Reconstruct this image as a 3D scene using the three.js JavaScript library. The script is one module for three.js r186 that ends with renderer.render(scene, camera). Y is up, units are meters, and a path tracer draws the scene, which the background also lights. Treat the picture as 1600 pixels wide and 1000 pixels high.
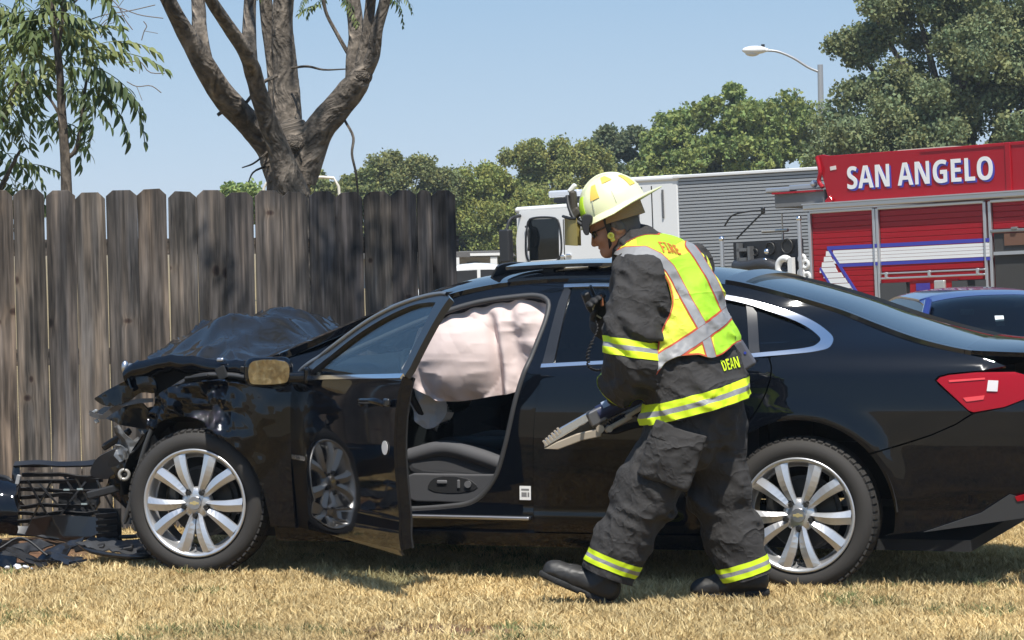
import * as THREE from 'three';
import { mergeGeometries, mergeVertices } from 'three/addons/utils/BufferGeometryUtils.js';
import { RoundedBoxGeometry } from 'three/addons/geometries/RoundedBoxGeometry.js';
import { FontLoader } from 'three/addons/loaders/FontLoader.js';
import { TextGeometry } from 'three/addons/geometries/TextGeometry.js';

// ---------------------------------------------------------------- camera, sky, sun, exposure
const scene = new THREE.Scene();
const camera = new THREE.PerspectiveCamera(2 * Math.atan(500 / 5000) * 180 / Math.PI, 1.6, 0.1, 2500);
camera.position.set(0, 1.535, 14.3);
camera.rotation.order = 'YXZ';
camera.rotation.set(-Math.atan(133.5 / 5000), 0, -0.021);
scene.add(camera);

const renderer = new THREE.WebGLRenderer({ antialias: true });
renderer.toneMapping = THREE.LinearToneMapping;
renderer.toneMappingExposure = 1.24;
renderer.shadowMap.enabled = true;

const sunDir = new THREE.Vector3(0.07, 0.90, 0.42).normalize();
const sun = new THREE.DirectionalLight(new THREE.Color(1.0, 0.955, 0.88), 4.8);
sun.position.copy(sunDir).multiplyScalar(60);
sun.target.position.set(0, 0, -2);
sun.castShadow = true;
sun.shadow.mapSize.set(4096, 4096);
Object.assign(sun.shadow.camera, { left: -16, right: 16, top: 16, bottom: -16, near: 1, far: 160 });
sun.shadow.radius = 1.4;
sun.name = 'sun';
scene.add(sun, sun.target);

{ // clear summer sky: pale at the horizon, deeper blue overhead, brighter round the sun
  const W = 512, H = 256, data = new Float32Array(W * H * 4);
  const st = [[0, .525, .61, .70], [.03, .42, .545, .675], [.08, .30, .45, .625], [.2, .215, .365, .575], [.5, .13, .265, .50], [1, .09, .20, .42]];
  for (let j = 0; j < H; j++) {
    const el = ((j + .5) / H - .5) * Math.PI, s = Math.max(0, Math.sin(el));
    let k = 0; while (k < st.length - 2 && s > st[k + 1][0]) k++;
    const t = Math.min(1, (s - st[k][0]) / (st[k + 1][0] - st[k][0]));
    for (let i = 0; i < W; i++) {
      const az = ((i + .5) / W - .5) * 2 * Math.PI;
      const d = new THREE.Vector3(Math.cos(az) * Math.cos(el), Math.sin(el), Math.sin(az) * Math.cos(el));
      const g = .35 * Math.pow(Math.max(0, d.dot(sunDir)), 24) + .12 * Math.pow(Math.max(0, d.dot(sunDir)), 4);
      for (let c = 0; c < 3; c++) data[(j * W + i) * 4 + c] = st[k][c + 1] + t * (st[k + 1][c + 1] - st[k][c + 1]) + g;
      data[(j * W + i) * 4 + 3] = 1;
    }
  }
  const sky = new THREE.DataTexture(data, W, H, THREE.RGBAFormat, THREE.FloatType);
  sky.mapping = THREE.EquirectangularReflectionMapping; sky.magFilter = sky.minFilter = THREE.LinearFilter; sky.needsUpdate = true;
  scene.background = sky; scene.environment = sky;
}

scene.fog = new THREE.FogExp2(new THREE.Color().setRGB(.62, .70, .78), .0004);   // thin summer haze
// ---------------------------------------------------------------- helpers
let seed = 20240817;
const rnd = () => { seed |= 0; seed = seed + 0x6D2B79F5 | 0; let t = Math.imul(seed ^ seed >>> 15, 1 | seed); t = t + Math.imul(t ^ t >>> 7, 61 | t) ^ t; return ((t ^ t >>> 14) >>> 0) / 4294967296; };
const rr = (a, b) => a + (b - a) * rnd();
const V = (x, y, z) => new THREE.Vector3(x, y, z);
const R = d => d * Math.PI / 180;
const clamp = (x, a, b) => Math.max(a, Math.min(b, x));
const lerp = (a, b, t) => a + (b - a) * t;
const sstep = (a, b, x) => { const t = clamp((x - a) / (b - a), 0, 1); return t * t * (3 - 2 * t); };
const h3 = (x, y, z) => { let h = Math.imul(x, 374761393) + Math.imul(y, 668265263) + Math.imul(z, 2147483647) | 0; h = Math.imul(h ^ h >>> 13, 1274126177); return ((h ^ h >>> 16) >>> 0) / 4294967296; };
function vn(x, y, z = 0) {               // value noise -1..1
  const xi = Math.floor(x), yi = Math.floor(y), zi = Math.floor(z); let u = x - xi, v = y - yi, w = z - zi;
  u = u * u * (3 - 2 * u); v = v * v * (3 - 2 * v); w = w * w * (3 - 2 * w);
  const L = lerp, f = (a, b, c) => h3(xi + a, yi + b, zi + c);
  return 2 * L(L(L(f(0, 0, 0), f(1, 0, 0), u), L(f(0, 1, 0), f(1, 1, 0), u), v), L(L(f(0, 0, 1), f(1, 0, 1), u), L(f(0, 1, 1), f(1, 1, 1), u), v), w) - 1;
}
const fbm = (x, y, z = 0, o = 4) => { let s = 0, a = .5; for (let i = 0; i < o; i++) { s += a * vn(x, y, z); x = x * 2.03 + 7.1; y = y * 2.03 + 3.7; z = z * 2.03 + 1.3; a *= .5; } return s; };
function spl(pts) {                       // monotone cubic through [x, y] knots
  const n = pts.length, d = [], m = [];
  for (let i = 0; i < n - 1; i++) d.push((pts[i + 1][1] - pts[i][1]) / (pts[i + 1][0] - pts[i][0]));
  m[0] = d[0]; m[n - 1] = d[n - 2];
  for (let i = 1; i < n - 1; i++) m[i] = d[i - 1] * d[i] <= 0 ? 0 : 2 * d[i - 1] * d[i] / (d[i - 1] + d[i]);
  return x => {
    if (x <= pts[0][0]) return pts[0][1] + m[0] * (x - pts[0][0]);
    if (x >= pts[n - 1][0]) return pts[n - 1][1] + m[n - 1] * (x - pts[n - 1][0]);
    let i = 0; while (x > pts[i + 1][0]) i++;
    const h = pts[i + 1][0] - pts[i][0], t = (x - pts[i][0]) / h, t2 = t * t, t3 = t2 * t;
    return (2 * t3 - 3 * t2 + 1) * pts[i][1] + (t3 - 2 * t2 + t) * h * m[i] + (-2 * t3 + 3 * t2) * pts[i + 1][1] + (t3 - t2) * h * m[i + 1];
  };
}
function facet(x, y, f, s = 0) {          // linear noise over random triangles: flat facets with sharp folds
  x = x * f + .35 * s; y = y * f * 1.1547; x += y * .5; x += .25 * vn(x * .6, y * .6, s); const xi = Math.floor(x), yi = Math.floor(y), u = x - xi, v = y - yi, g = (a, b) => h3(xi + a, yi + b, 91 + s) * 2 - 1;
  return u > v ? g(0, 0) + u * (g(1, 0) - g(0, 0)) + v * (g(1, 1) - g(1, 0)) : g(0, 0) + v * (g(0, 1) - g(0, 0)) + u * (g(1, 1) - g(0, 1));
}
const used = {};
function numbered(n) { const k = used[n] = (used[n] ?? -1) + 1; return k ? n + '_' + String(k).padStart(3, '0') : n; }
function meshOf(name, geo, mat, parent, pos, rot) {
  const g = Array.isArray(geo) ? merge(geo) : geo;
  const o = new THREE.Mesh(g, mat); o.name = name; o.castShadow = o.receiveShadow = true;
  if (pos) o.position.set(...pos); if (rot) o.rotation.set(...rot);
  if (parent) parent.add(o); return o;
}
function merge(list) {
  return mergeGeometries(list.map(g => { const q = g.index ? g.toNonIndexed() : g.clone(); if (!q.attributes.normal) q.computeVertexNormals(); for (const k of Object.keys(q.attributes)) if (!['position', 'normal', 'uv'].includes(k)) q.deleteAttribute(k); if (!q.attributes.uv) q.setAttribute('uv', new THREE.BufferAttribute(new Float32Array(q.attributes.position.count * 2), 2)); return q; }));
}
function thing(name, label, category, pos = [0, 0, 0], rotY = 0, group) {
  const o = new THREE.Group(); o.name = numbered(name); o.position.set(...pos); o.rotation.y = rotY; scene.add(o);
  o.userData = { label, category }; if (group) o.userData.group = group; return o;
}
function single(name, label, category, geo, mat, pos, rot, group) {
  const o = meshOf(numbered(name), geo, mat, scene, pos, rot); o.userData = { label, category }; if (group) o.userData.group = group; return o;
}
function struct(name, geo, mat) { const o = meshOf(name, geo, mat, scene); o.userData = { kind: 'structure' }; return o; }
function part(name, parent) { const g = new THREE.Group(); g.name = name; parent.add(g); return g; }
function bx(w, h, d, x = 0, y = 0, z = 0, rx = 0, ry = 0, rz = 0) { const g = new THREE.BoxGeometry(w, h, d); if (rx || ry || rz) g.applyMatrix4(new THREE.Matrix4().makeRotationFromEuler(new THREE.Euler(rx, ry, rz))); return g.translate(x, y, z); }
function rbx(w, h, d, r, x = 0, y = 0, z = 0, rx = 0, ry = 0, rz = 0) { const g = new RoundedBoxGeometry(w, h, d, 3, Math.min(r, w / 2.01, h / 2.01, d / 2.01)); if (rx || ry || rz) g.applyMatrix4(new THREE.Matrix4().makeRotationFromEuler(new THREE.Euler(rx, ry, rz))); return g.translate(x, y, z); }
function bar(a, b, r0, r1 = r0, n = 10) {   // tapered cylinder from a to b
  const A = V(...a), B = V(...b), d = B.clone().sub(A), g = new THREE.CylinderGeometry(r1, r0, d.length(), n);
  g.applyQuaternion(new THREE.Quaternion().setFromUnitVectors(V(0, 1, 0), d.clone().normalize())); const m = A.add(B).multiplyScalar(.5); return g.translate(m.x, m.y, m.z);
}
function tube(pts, r, n = 24, m = 8, closed = false) { return new THREE.TubeGeometry(new THREE.CatmullRomCurve3(pts.map(p => V(...p)), closed, 'centripetal'), n, r, m, closed); }
function limb(pts, seg = 6, rad = 10, rough = 0, sd = 0) {  // tapered branch: [x,y,z,r]
  const c = new THREE.CatmullRomCurve3(pts.map(p => V(p[0], p[1], p[2])), false, 'centripetal'), N = (pts.length - 1) * seg, pos = [], idx = [], uv = [];
  const fr = c.computeFrenetFrames(N, false); let len = 0, last = null;
  for (let i = 0; i <= N; i++) {
    const t = i / N, p = c.getPoint(t), k = Math.min(pts.length - 2, Math.floor(t * (pts.length - 1))), f = t * (pts.length - 1) - k, r = lerp(pts[k][3], pts[k + 1][3], f);
    if (last) len += p.distanceTo(last); last = p;
    for (let j = 0; j <= rad; j++) {
      const a = j / rad * 2 * Math.PI, n = fr.normals[i].clone().multiplyScalar(Math.cos(a)).addScaledVector(fr.binormals[i], Math.sin(a));
      const q = p.clone().addScaledVector(n, r * (1 + rough * fbm(n.x * 2.2 + sd, len * 5, n.z * 2.2 + n.y * 2)));
      pos.push(q.x, q.y, q.z); uv.push(j / rad * Math.max(.3, r * 6.28), len);
    }
  }
  for (let i = 0; i < N; i++) for (let j = 0; j < rad; j++) { const a = i * (rad + 1) + j, b = a + rad + 1; idx.push(a, a + 1, b, b, a + 1, b + 1); }
  const g = new THREE.BufferGeometry(); g.setAttribute('position', new THREE.Float32BufferAttribute(pos, 3)); g.setAttribute('uv', new THREE.Float32BufferAttribute(uv, 2)); g.setIndex(idx); g.computeVertexNormals(); return g;
}
// flat outline cut into grid cells and bent onto a surface P(x, y) -> [x, y, z]; thick gives it a rim and a back
function clipRect(poly, x0, y0, x1, y1) {
  const cut = (P, ax, v, s) => { const o = []; for (let i = 0; i < P.length; i++) { const a = P[i], b = P[(i + 1) % P.length], da = s * (a[ax] - v), db = s * (b[ax] - v); if (da >= 0) o.push(a); if (da * db < 0) { const t = da / (da - db); o.push([a[0] + t * (b[0] - a[0]), a[1] + t * (b[1] - a[1])]); } } return o; };
  let p = cut(poly, 0, x0, 1); if (p.length) p = cut(p, 0, x1, -1); if (p.length) p = cut(p, 1, y0, 1); if (p.length) p = cut(p, 1, y1, -1); return p;
}
function densify(poly, s) { const o = []; poly.forEach((a, i) => { const b = poly[(i + 1) % poly.length], n = Math.max(1, Math.ceil(Math.hypot(b[0] - a[0], b[1] - a[1]) / s)); for (let k = 0; k < n; k++) o.push([lerp(a[0], b[0], k / n), lerp(a[1], b[1], k / n)]); }); return o; }
function smoothPoly(pts, n = 4) { // closed centripetal spline through points (use for curved outlines)
  const c = new THREE.CatmullRomCurve3(pts.map(p => V(p[0], p[1], 0)), true, 'centripetal'); return c.getPoints(pts.length * n).slice(0, -1).map(p => [p.x, p.y]);
}
function curve2(pts, n = 4) { const c = new THREE.CatmullRomCurve3(pts.map(p => V(p[0], p[1], 0)), false, 'centripetal'); return c.getPoints((pts.length - 1) * n).map(p => [p.x, p.y]); }
function panel(poly, P, { cell = .05, thick = .02, flip = false, back = true } = {}) {
  let area = 0; poly.forEach((a, i) => { const b = poly[(i + 1) % poly.length]; area += a[0] * b[1] - b[0] * a[1]; });
  if (area < 0) poly = poly.slice().reverse();
  let x0 = 1e9, y0 = 1e9, x1 = -1e9, y1 = -1e9; for (const [x, y] of poly) { x0 = Math.min(x0, x); x1 = Math.max(x1, x); y0 = Math.min(y0, y); y1 = Math.max(y1, y); }
  const Q = (x, y) => V(...P(x, y)), e = .002, nrm = (x, y) => { const n = Q(x + e, y).sub(Q(x - e, y)).cross(Q(x, y + e).sub(Q(x, y - e))).normalize(); return flip ? n.negate() : n; };
  const pos = [], nor = [], uv = [], S = flip ? -1 : 1;
  const put = (p, n, x, y) => { pos.push(p.x, p.y, p.z); nor.push(n.x, n.y, n.z); uv.push(x, y); };
  for (let x = x0; x < x1; x += cell) for (let y = y0; y < y1; y += cell) {
    const c = clipRect(poly, x, y, x + cell, y + cell); if (c.length < 3) continue;
    const tri = THREE.ShapeUtils.triangulateShape(c.map(p => new THREE.Vector2(...p)), []);
    const pp = c.map(p => Q(...p)), nn = c.map(p => nrm(...p));
    for (const t of tri) {
      const ar = (c[t[1]][0] - c[t[0]][0]) * (c[t[2]][1] - c[t[0]][1]) - (c[t[2]][0] - c[t[0]][0]) * (c[t[1]][1] - c[t[0]][1]); if (Math.abs(ar) < 1e-9) continue;
      let o = ar > 0 ? t : [t[0], t[2], t[1]]; if (flip) o = [o[0], o[2], o[1]];
      for (const i of o) put(pp[i], nn[i], ...c[i]);
      if (thick && back) for (const i of [o[0], o[2], o[1]]) put(pp[i].clone().addScaledVector(nn[i], -thick), nn[i].clone().negate(), ...c[i]);
    }
  }
  if (thick) {
    const d = densify(poly, cell);
    for (let i = 0; i < d.length; i++) {
      const a = d[i], b = d[(i + 1) % d.length], A = Q(...a), B = Q(...b), A2 = A.clone().addScaledVector(nrm(...a), -thick), B2 = B.clone().addScaledVector(nrm(...b), -thick);
      let n = B.clone().sub(A).cross(nrm(...a)).normalize(); if (flip) n.negate();
      const quad = flip ? [A, B, B2, A, B2, A2] : [A, B2, B, A, A2, B2]; for (const p of quad) put(p, n, ...a);
    }
  }
  const g = new THREE.BufferGeometry(); g.setAttribute('position', new THREE.Float32BufferAttribute(pos, 3)); g.setAttribute('normal', new THREE.Float32BufferAttribute(nor, 3)); g.setAttribute('uv', new THREE.Float32BufferAttribute(uv, 2)); return g;
}
function gridSurf(nu, nv, P, thick = 0, flip = false) {   // P(u, v) in 0..1 -> [x,y,z]
  const pos = [], uv = [], idx = [];
  for (let i = 0; i <= nu; i++) for (let j = 0; j <= nv; j++) { const p = P(i / nu, j / nv); pos.push(...p); uv.push(i / nu, j / nv); }
  for (let i = 0; i < nu; i++) for (let j = 0; j < nv; j++) { const a = i * (nv + 1) + j, b = a + nv + 1; flip ? idx.push(a, a + 1, b, b, a + 1, b + 1) : idx.push(a, b, a + 1, b, b + 1, a + 1); }
  const g = new THREE.BufferGeometry(); g.setAttribute('position', new THREE.Float32BufferAttribute(pos, 3)); g.setAttribute('uv', new THREE.Float32BufferAttribute(uv, 2)); g.setIndex(idx); g.computeVertexNormals();
  if (!thick) return g;
  const n = g.attributes.normal, q = g.clone(), p2 = q.attributes.position; for (let i = 0; i < p2.count; i++) p2.setXYZ(i, p2.getX(i) - thick * n.getX(i), p2.getY(i) - thick * n.getY(i), p2.getZ(i) - thick * n.getZ(i));
  q.setIndex(idx.map((_, i) => idx[i - i % 3 + [0, 2, 1][i % 3]])); q.computeVertexNormals();
  // rim
  const rp = [], ru = []; const P1 = i => [g.attributes.position.getX(i), g.attributes.position.getY(i), g.attributes.position.getZ(i)], P2 = i => [p2.getX(i), p2.getY(i), p2.getZ(i)];
  const ring = []; for (let i = 0; i <= nu; i++) ring.push(i * (nv + 1)); for (let j = 1; j <= nv; j++) ring.push(nu * (nv + 1) + j); for (let i = nu - 1; i >= 0; i--) ring.push(i * (nv + 1) + nv); for (let j = nv - 1; j > 0; j--) ring.push(j);
  for (let k = 0; k < ring.length; k++) { const a = ring[k], b = ring[(k + 1) % ring.length]; rp.push(...P1(a), ...P1(b), ...P2(b), ...P1(a), ...P2(b), ...P2(a)); for (let m = 0; m < 6; m++) ru.push(0, 0); }
  const rg = new THREE.BufferGeometry(); rg.setAttribute('position', new THREE.Float32BufferAttribute(rp, 3)); rg.setAttribute('uv', new THREE.Float32BufferAttribute(ru, 2)); rg.computeVertexNormals();
  return merge([g, q, rg]);
}
function mirrorZ(g) { const q = (g.index ? g.toNonIndexed() : g.clone()), p = q.attributes.position, n = q.attributes.normal, u = q.attributes.uv;
  for (let i = 0; i < p.count; i++) { p.setZ(i, -p.getZ(i)); n.setZ(i, -n.getZ(i)); }
  for (const a of [p, n, u]) for (let i = 0; i < a.count; i += 3) for (let c = 0; c < a.itemSize; c++) { const t = a.array[(i + 1) * a.itemSize + c]; a.array[(i + 1) * a.itemSize + c] = a.array[(i + 2) * a.itemSize + c]; a.array[(i + 2) * a.itemSize + c] = t; }
  return q; }
function extr(poly, depth, z = 0, bev = 0, holes = []) { const s = new THREE.Shape(poly.map(p => new THREE.Vector2(...p))); for (const h of holes) s.holes.push(new THREE.Path(h.map(p => new THREE.Vector2(...p)))); const g = new THREE.ExtrudeGeometry(s, { depth: depth - 2 * bev, bevelEnabled: bev > 0, bevelSize: bev, bevelOffset: -bev, bevelThickness: bev, bevelSegments: 3, curveSegments: 6 }); return g.translate(0, 0, z + bev); }

// ---------------------------------------------------------------- textures and materials
function tex(w, h, fn, srgb = true) {     // fn(u, v) -> [r,g,b] 0..1 (sRGB for colour maps)
  const d = new Uint8Array(w * h * 4); for (let j = 0; j < h; j++) for (let i = 0; i < w; i++) { const c = fn(i / w, j / h), k = (j * w + i) * 4; for (let m = 0; m < 3; m++) d[k + m] = clamp(Math.round(255 * c[m]), 0, 255); d[k + 3] = 255; }
  const t = new THREE.DataTexture(d, w, h, THREE.RGBAFormat); t.wrapS = t.wrapT = THREE.RepeatWrapping; t.magFilter = t.minFilter = THREE.LinearFilter; if (srgb) t.colorSpace = THREE.SRGBColorSpace; t.needsUpdate = true; return t;
}
function tn(u, v, f, s = 0) { // tileable fbm in 0..1 of u,v
  let o = 0, a = .5; for (let i = 0; i < 4; i++) { const x = u * f, y = v * f, xi = Math.floor(x), yi = Math.floor(y); let p = x - xi, q = y - yi; p = p * p * (3 - 2 * p); q = q * q * (3 - 2 * q); const g = (m, n) => h3(((xi + m) % f + f) % f + s * 17, ((yi + n) % f + f) % f, i + s); o += a * lerp(lerp(g(0, 0), g(1, 0), p), lerp(g(0, 1), g(1, 1), p), q); a *= .5; f *= 2; } return o / .9375;
}
function tn2(u, v, fu, fv, s = 0) { // tileable fbm with separate cross and along frequencies
  let o = 0, a = .5; for (let i = 0; i < 4; i++) { const x = u * fu, y = v * fv, xi = Math.floor(x), yi = Math.floor(y); let p = x - xi, q = y - yi; p = p * p * (3 - 2 * p); q = q * q * (3 - 2 * q); const g = (m, n) => h3(((xi + m) % fu + fu) % fu + s * 17, ((yi + n) % fv + fv) % fv, i + s); o += a * lerp(lerp(g(0, 0), g(1, 0), p), lerp(g(0, 1), g(1, 1), p), q); a *= .5; fu *= 2; fv *= 2; } return o / .9375;
}
const std = (c, rough = .8, o = {}) => new THREE.MeshStandardMaterial({ color: Array.isArray(c) ? new THREE.Color().setRGB(...c) : c, roughness: rough, ...o });
const phys = (c, rough = .5, o = {}) => new THREE.MeshPhysicalMaterial({ color: Array.isArray(c) ? new THREE.Color().setRGB(...c) : c, roughness: rough, ...o });
const two = { side: THREE.DoubleSide };
const grain = tex(256, 256, (u, v) => { const n = tn(u, v, 16, 3); return [n, n, n]; }, false);
const foldT = tex(512, 512, (u, v) => { const a = 1 - Math.abs(2 * tn(u + .06 * tn(u, v, 4, 61), v + .1 * tn(u, v, 3, 62), 5, 60) - 1), b = 1 - Math.abs(2 * tn(u, v, 11, 63) - 1), n = clamp(.75 * Math.pow(a, 5) + .35 * Math.pow(b, 4), 0, 1); return [n, n, n]; }, false);
const wrinkle = tex(256, 256, (u, v) => { const n = .5 + .5 * Math.sin(10 * tn(u, v, 5, 9) + 6 * tn(u, v, 12, 2)); return [n, n, n]; }, false);
const M = {
  paint: phys([.0032, .0045, .0075], .5, { specularIntensity: 0, clearcoat: 1, clearcoatRoughness: .035, ...two }),
  gloss: phys([.012, .012, .013], .3, { clearcoat: .6, clearcoatRoughness: .12, ...two }),
  plastic: std([.018, .018, .019], .55, { bumpMap: grain, bumpScale: .0006, ...two }),
  grey: std([.13, .13, .135], .55, two),
  rubber: std([.036, .033, .030], .82, { bumpMap: grain, bumpScale: .001 }),
  chrome: std([.82, .82, .84], .17, { metalness: 1, ...two }),
  satin: std([.6, .6, .62], .35, { metalness: 1, ...two }),
  alloy: phys([.66, .66, .665], .34, { metalness: .75, clearcoat: .5, clearcoatRoughness: .15, ...two }),
  dark: std([.012, .012, .012], .9, two),
  darkMetal: std([.06, .058, .055], .5, { metalness: .8, ...two }),
  glass: phys([.72, .78, .78], .02, { transmission: 1, thickness: 0, ior: 1.5, ...two }),
  tint: phys([.22, .26, .27], .02, { transmission: 1, thickness: 0, ior: 1.5, ...two }),
  white: phys([.78, .78, .77], .35, { clearcoat: .5, clearcoatRoughness: .1, ...two }),
};
const font = await new FontLoader().loadAsync('fonts/droid/droid_sans_bold.typeface.json');
const text = (s, size, depth) => { const g = new TextGeometry(s, { font, size, depth, curveSegments: 4 }); g.computeBoundingBox(); return g; };
const gy = (x, z = 0) => -.0117 * (clamp(x, -9, 9) + 1.45);   // the yard falls gently to the right
// ---------------------------------------------------------------- ground
const bare = (x, z) => {                     // 0 = turf, 1 = bare red soil
  const a = Math.exp(-Math.pow((x + .30) / .42, 2) - Math.pow((z - 1.86) / .30, 2)) * 1.25;
  const b = Math.exp(-Math.pow((x + 2.35) / .42, 2) - Math.pow((z + 1.1) / .7, 2)) * 1.25;
  return clamp(a + b + .28 * fbm(x * 3, z * 3, 4) - .08, 0, 1);
};
{
  const xs = [-900, -300, -120, -60, -30, -15, -9], zs = [-1400, -700, -300, -150, -80, -45, -25, -14, -13, -11.5, -10, -8.5, -7, -6];
  for (let x = -6; x <= 6.01; x += .12) xs.push(x); xs.push(9, 15, 30, 60, 120, 300, 900);
  for (let z = -5; z <= 4.01; z += .12) zs.push(z); zs.push(6, 9, 14, 25, 60, 200, 700);
  const pos = [], col = [], uv = [], idx = [], turf = [.58, .45, .235], soil = [.30, .155, .085], c = [];
  for (const z of zs) for (const x of xs) {
    const near = Math.abs(x) < 7 && z > -6 && z < 5, m = near ? bare(x, z) : 0;
    let y = gy(x) + (near ? .012 * fbm(x * 1.7, z * 1.7) : 0);
    y += .075 * Math.exp(-Math.pow((x + 2.45) / .35, 2) - Math.pow((z + 1.55) / .4, 2));
    if (!near) y = gy(x) - .02;
    y -= .45 * sstep(-6, -13, z);
    pos.push(x, y, z); uv.push(x, z);
    const k = .85 + .3 * fbm(x * 1.3, z * 1.3, 9); for (let i = 0; i < 3; i++) col.push(k * lerp(turf[i], soil[i], m));
  }
  const n = xs.length; for (let j = 0; j < zs.length - 1; j++) for (let i = 0; i < n - 1; i++) { const a = j * n + i; idx.push(a, a + n, a + 1, a + 1, a + n, a + n + 1); }
  const g = new THREE.BufferGeometry(); g.setAttribute('position', new THREE.Float32BufferAttribute(pos, 3)); g.setAttribute('color', new THREE.Float32BufferAttribute(col, 3)); g.setAttribute('uv', new THREE.Float32BufferAttribute(uv, 2)); g.setIndex(idx); g.computeVertexNormals();
  const gt = tex(512, 512, (u, v) => { const n = .62 + .5 * (tn(u, v, 32, 5) - .3) + .25 * (tn(u, v, 128, 6) - .5); return [n, n * .99, n * .96]; });
  struct('ground', g, std([1, 1, 1], 1, { vertexColors: true, map: gt, bumpMap: grain, bumpScale: .02 }));
  const road = bx(400, .06, 34, 30, -.63, -46); struct('road', road, std([.07, .069, .067], .95, { bumpMap: grain, bumpScale: .003 }));
}
{ // dry lawn
  function clump(sd, n, hh, spread) {
    const pos = [], nor = [], idx = [];
    for (let b = 0; b < n; b++) {
      const a = rr(0, 6.28), r = spread * Math.sqrt(rnd()), x = r * Math.cos(a), z = r * Math.sin(a), h = hh * rr(.45, 1.15), w = rr(.0016, .0034), la = rr(0, 6.28), lean = rr(.15, .95) * h, fx = Math.cos(a + 1.2), fz = Math.sin(a + 1.2);
      const k = pos.length / 3;
      for (const [t, ww] of [[0, 1], [.5, .9], [1, .15]]) { const ox = x + Math.cos(la) * lean * t * t, oz = z + Math.sin(la) * lean * t * t; pos.push(ox - fx * w * ww, h * t * (1 - .2 * t), oz - fz * w * ww, ox + fx * w * ww, h * t * (1 - .2 * t), oz + fz * w * ww); }
      idx.push(k, k + 1, k + 2, k + 1, k + 3, k + 2, k + 2, k + 3, k + 4, k + 3, k + 5, k + 4);
    }
    const g = new THREE.BufferGeometry(); g.setAttribute('position', new THREE.Float32BufferAttribute(pos, 3)); g.setIndex(idx); g.computeVertexNormals(); return g;
  }
  const mat = std([1, 1, 1], .9, two), col = new THREE.Color();
  const hues = [[.73, .56, .27], [.67, .495, .225], [.79, .635, .335], [.59, .425, .19], [.46, .325, .14], [.70, .545, .28]];
  const geos = [clump(1, 16, .044, .034), clump(2, 14, .055, .03), clump(3, 22, .034, .045)];
  const spots = [[], [], []];
  for (let i = 0; i < 130000; i++) {
    const x = rr(-4.9, 5.2), z = -4.4 + 8.6 * Math.pow(rnd(), .86), m = bare(x, z); if (rnd() < m * .96 - .03) continue;
    const tall = fbm(x * 2.3, z * 2.3, 20);
    const w = z < -2.6 ? 2 : (rnd() < .42 + .5 * tall ? (rnd() < .4 ? 1 : 0) : 2); spots[w].push([x, z, m, tall]);
  }
  spots.forEach((s, k) => {
    const im = new THREE.InstancedMesh(geos[k], mat, s.length), o = new THREE.Object3D();
    s.forEach(([x, z, m, tall], i) => {
      o.position.set(x, gy(x) + .012 * fbm(x * 1.7, z * 1.7) - .004, z); o.rotation.set(rr(-.15, .15), rr(0, 6.28), rr(-.15, .15)); const q = rr(.65, 1.25) * (1 + .25 * tall); o.scale.set(q, q * rr(.8, 1.2), q); o.updateMatrix(); im.setMatrixAt(i, o.matrix);
      const green = fbm(x * 2.1 + 5, z * 2.1, 33) > .30 && rnd() < .28, h = hues[Math.floor(rnd() * hues.length)], v = rr(.8, 1.12) * (1 + .35 * fbm(x * 1.1, z * 1.6, 40));
      if (green) col.setRGB(.20 * v, .22 * v, .085 * v); else col.setRGB(h[0] * v, h[1] * v, h[2] * v); im.setColorAt(i, col);
    });
    im.name = ['dry_grass', 'dry_grass_001', 'dry_grass_002'][k]; im.castShadow = im.receiveShadow = true;
    im.userData = { kind: 'stuff', label: ['dry straw coloured lawn of short tufted blades', 'taller dry straw blades standing up through the lawn', 'low matted dead grass between the lawn tufts'][k], category: 'grass' }; scene.add(im);
  });
}
// ---------------------------------------------------------------- wrecked black sedan (local: x rearward, y up, z driver side; origin under the front axle)
const car = thing('wrecked_sedan', 'black sedan with crushed front end, open driver door and deployed airbags', 'car', [-1.203, .003, -1.186], R(-18));
car.rotation.z = -.0117 / Math.cos(R(18));
const zProf = spl([[.10, .80], [.165, .845], [.24, .872], [.32, .882], [.42, .893], [.55, .905], [.68, .912], [.78, .911], [.87, .902], [.925, .893], [.95, .886], [.968, .874], [.99, .857], [1.02, .842], [1.12, .79], [1.22, .732], [1.29, .682], [1.34, .628], [1.37, .57]]);
const zs = (x, y) => {
  let z = zProf(y);
  if (x < .2) z -= .10 * Math.pow((.2 - x) / .8, 2);
  if (x > 2.55) z -= (.175 + .05 * sstep(.95, 1.3, y)) * Math.pow((x - 2.55) / 1.25, 2.1);
  if (y > 1 && x < 1.1) z -= .03 * Math.pow((1.1 - x) / .7, 2);
  if (y > 1 && x > 1.95) z -= .125 * sstep(1.0, 1.22, y) * Math.pow((x - 1.95) / .9, 2) * (1 - .5 * sstep(2.9, 3.5, x));
  // flare lips round the rear wheel and a light press line low on the doors
  const d = Math.hypot(x - 2.83, y - .335); z += .014 * Math.exp(-Math.pow((d - .43) / .05, 2)) * (y > .2 ? 1 : 0);
  z += .010 * sstep(.36, .29, y) * sstep(.5, .7, x) * sstep(2.4, 2.2, x);
  return z;
};
const side = (x, y) => [x, y, zs(x, y)];
const arc = (cx, cy, r, a0, a1, n) => Array.from({ length: n + 1 }, (_, i) => { const a = R(lerp(a0, a1, i / n)); return [cx + r * Math.cos(a), cy + r * Math.sin(a)]; });
const crumple = (x, y, f, s = 0) => { const a = vn(x * f + s, y * f * .8 + 3 * s, s), b = vn(x * f * 2.3 - s, y * f * 2.1, s + 5); return (1 - 2 * Math.abs(a)) * .6 + (1 - 2 * Math.abs(b)) * .3 + .25 * vn(x * f * 5, y * f * 5, s + 9); };

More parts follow.
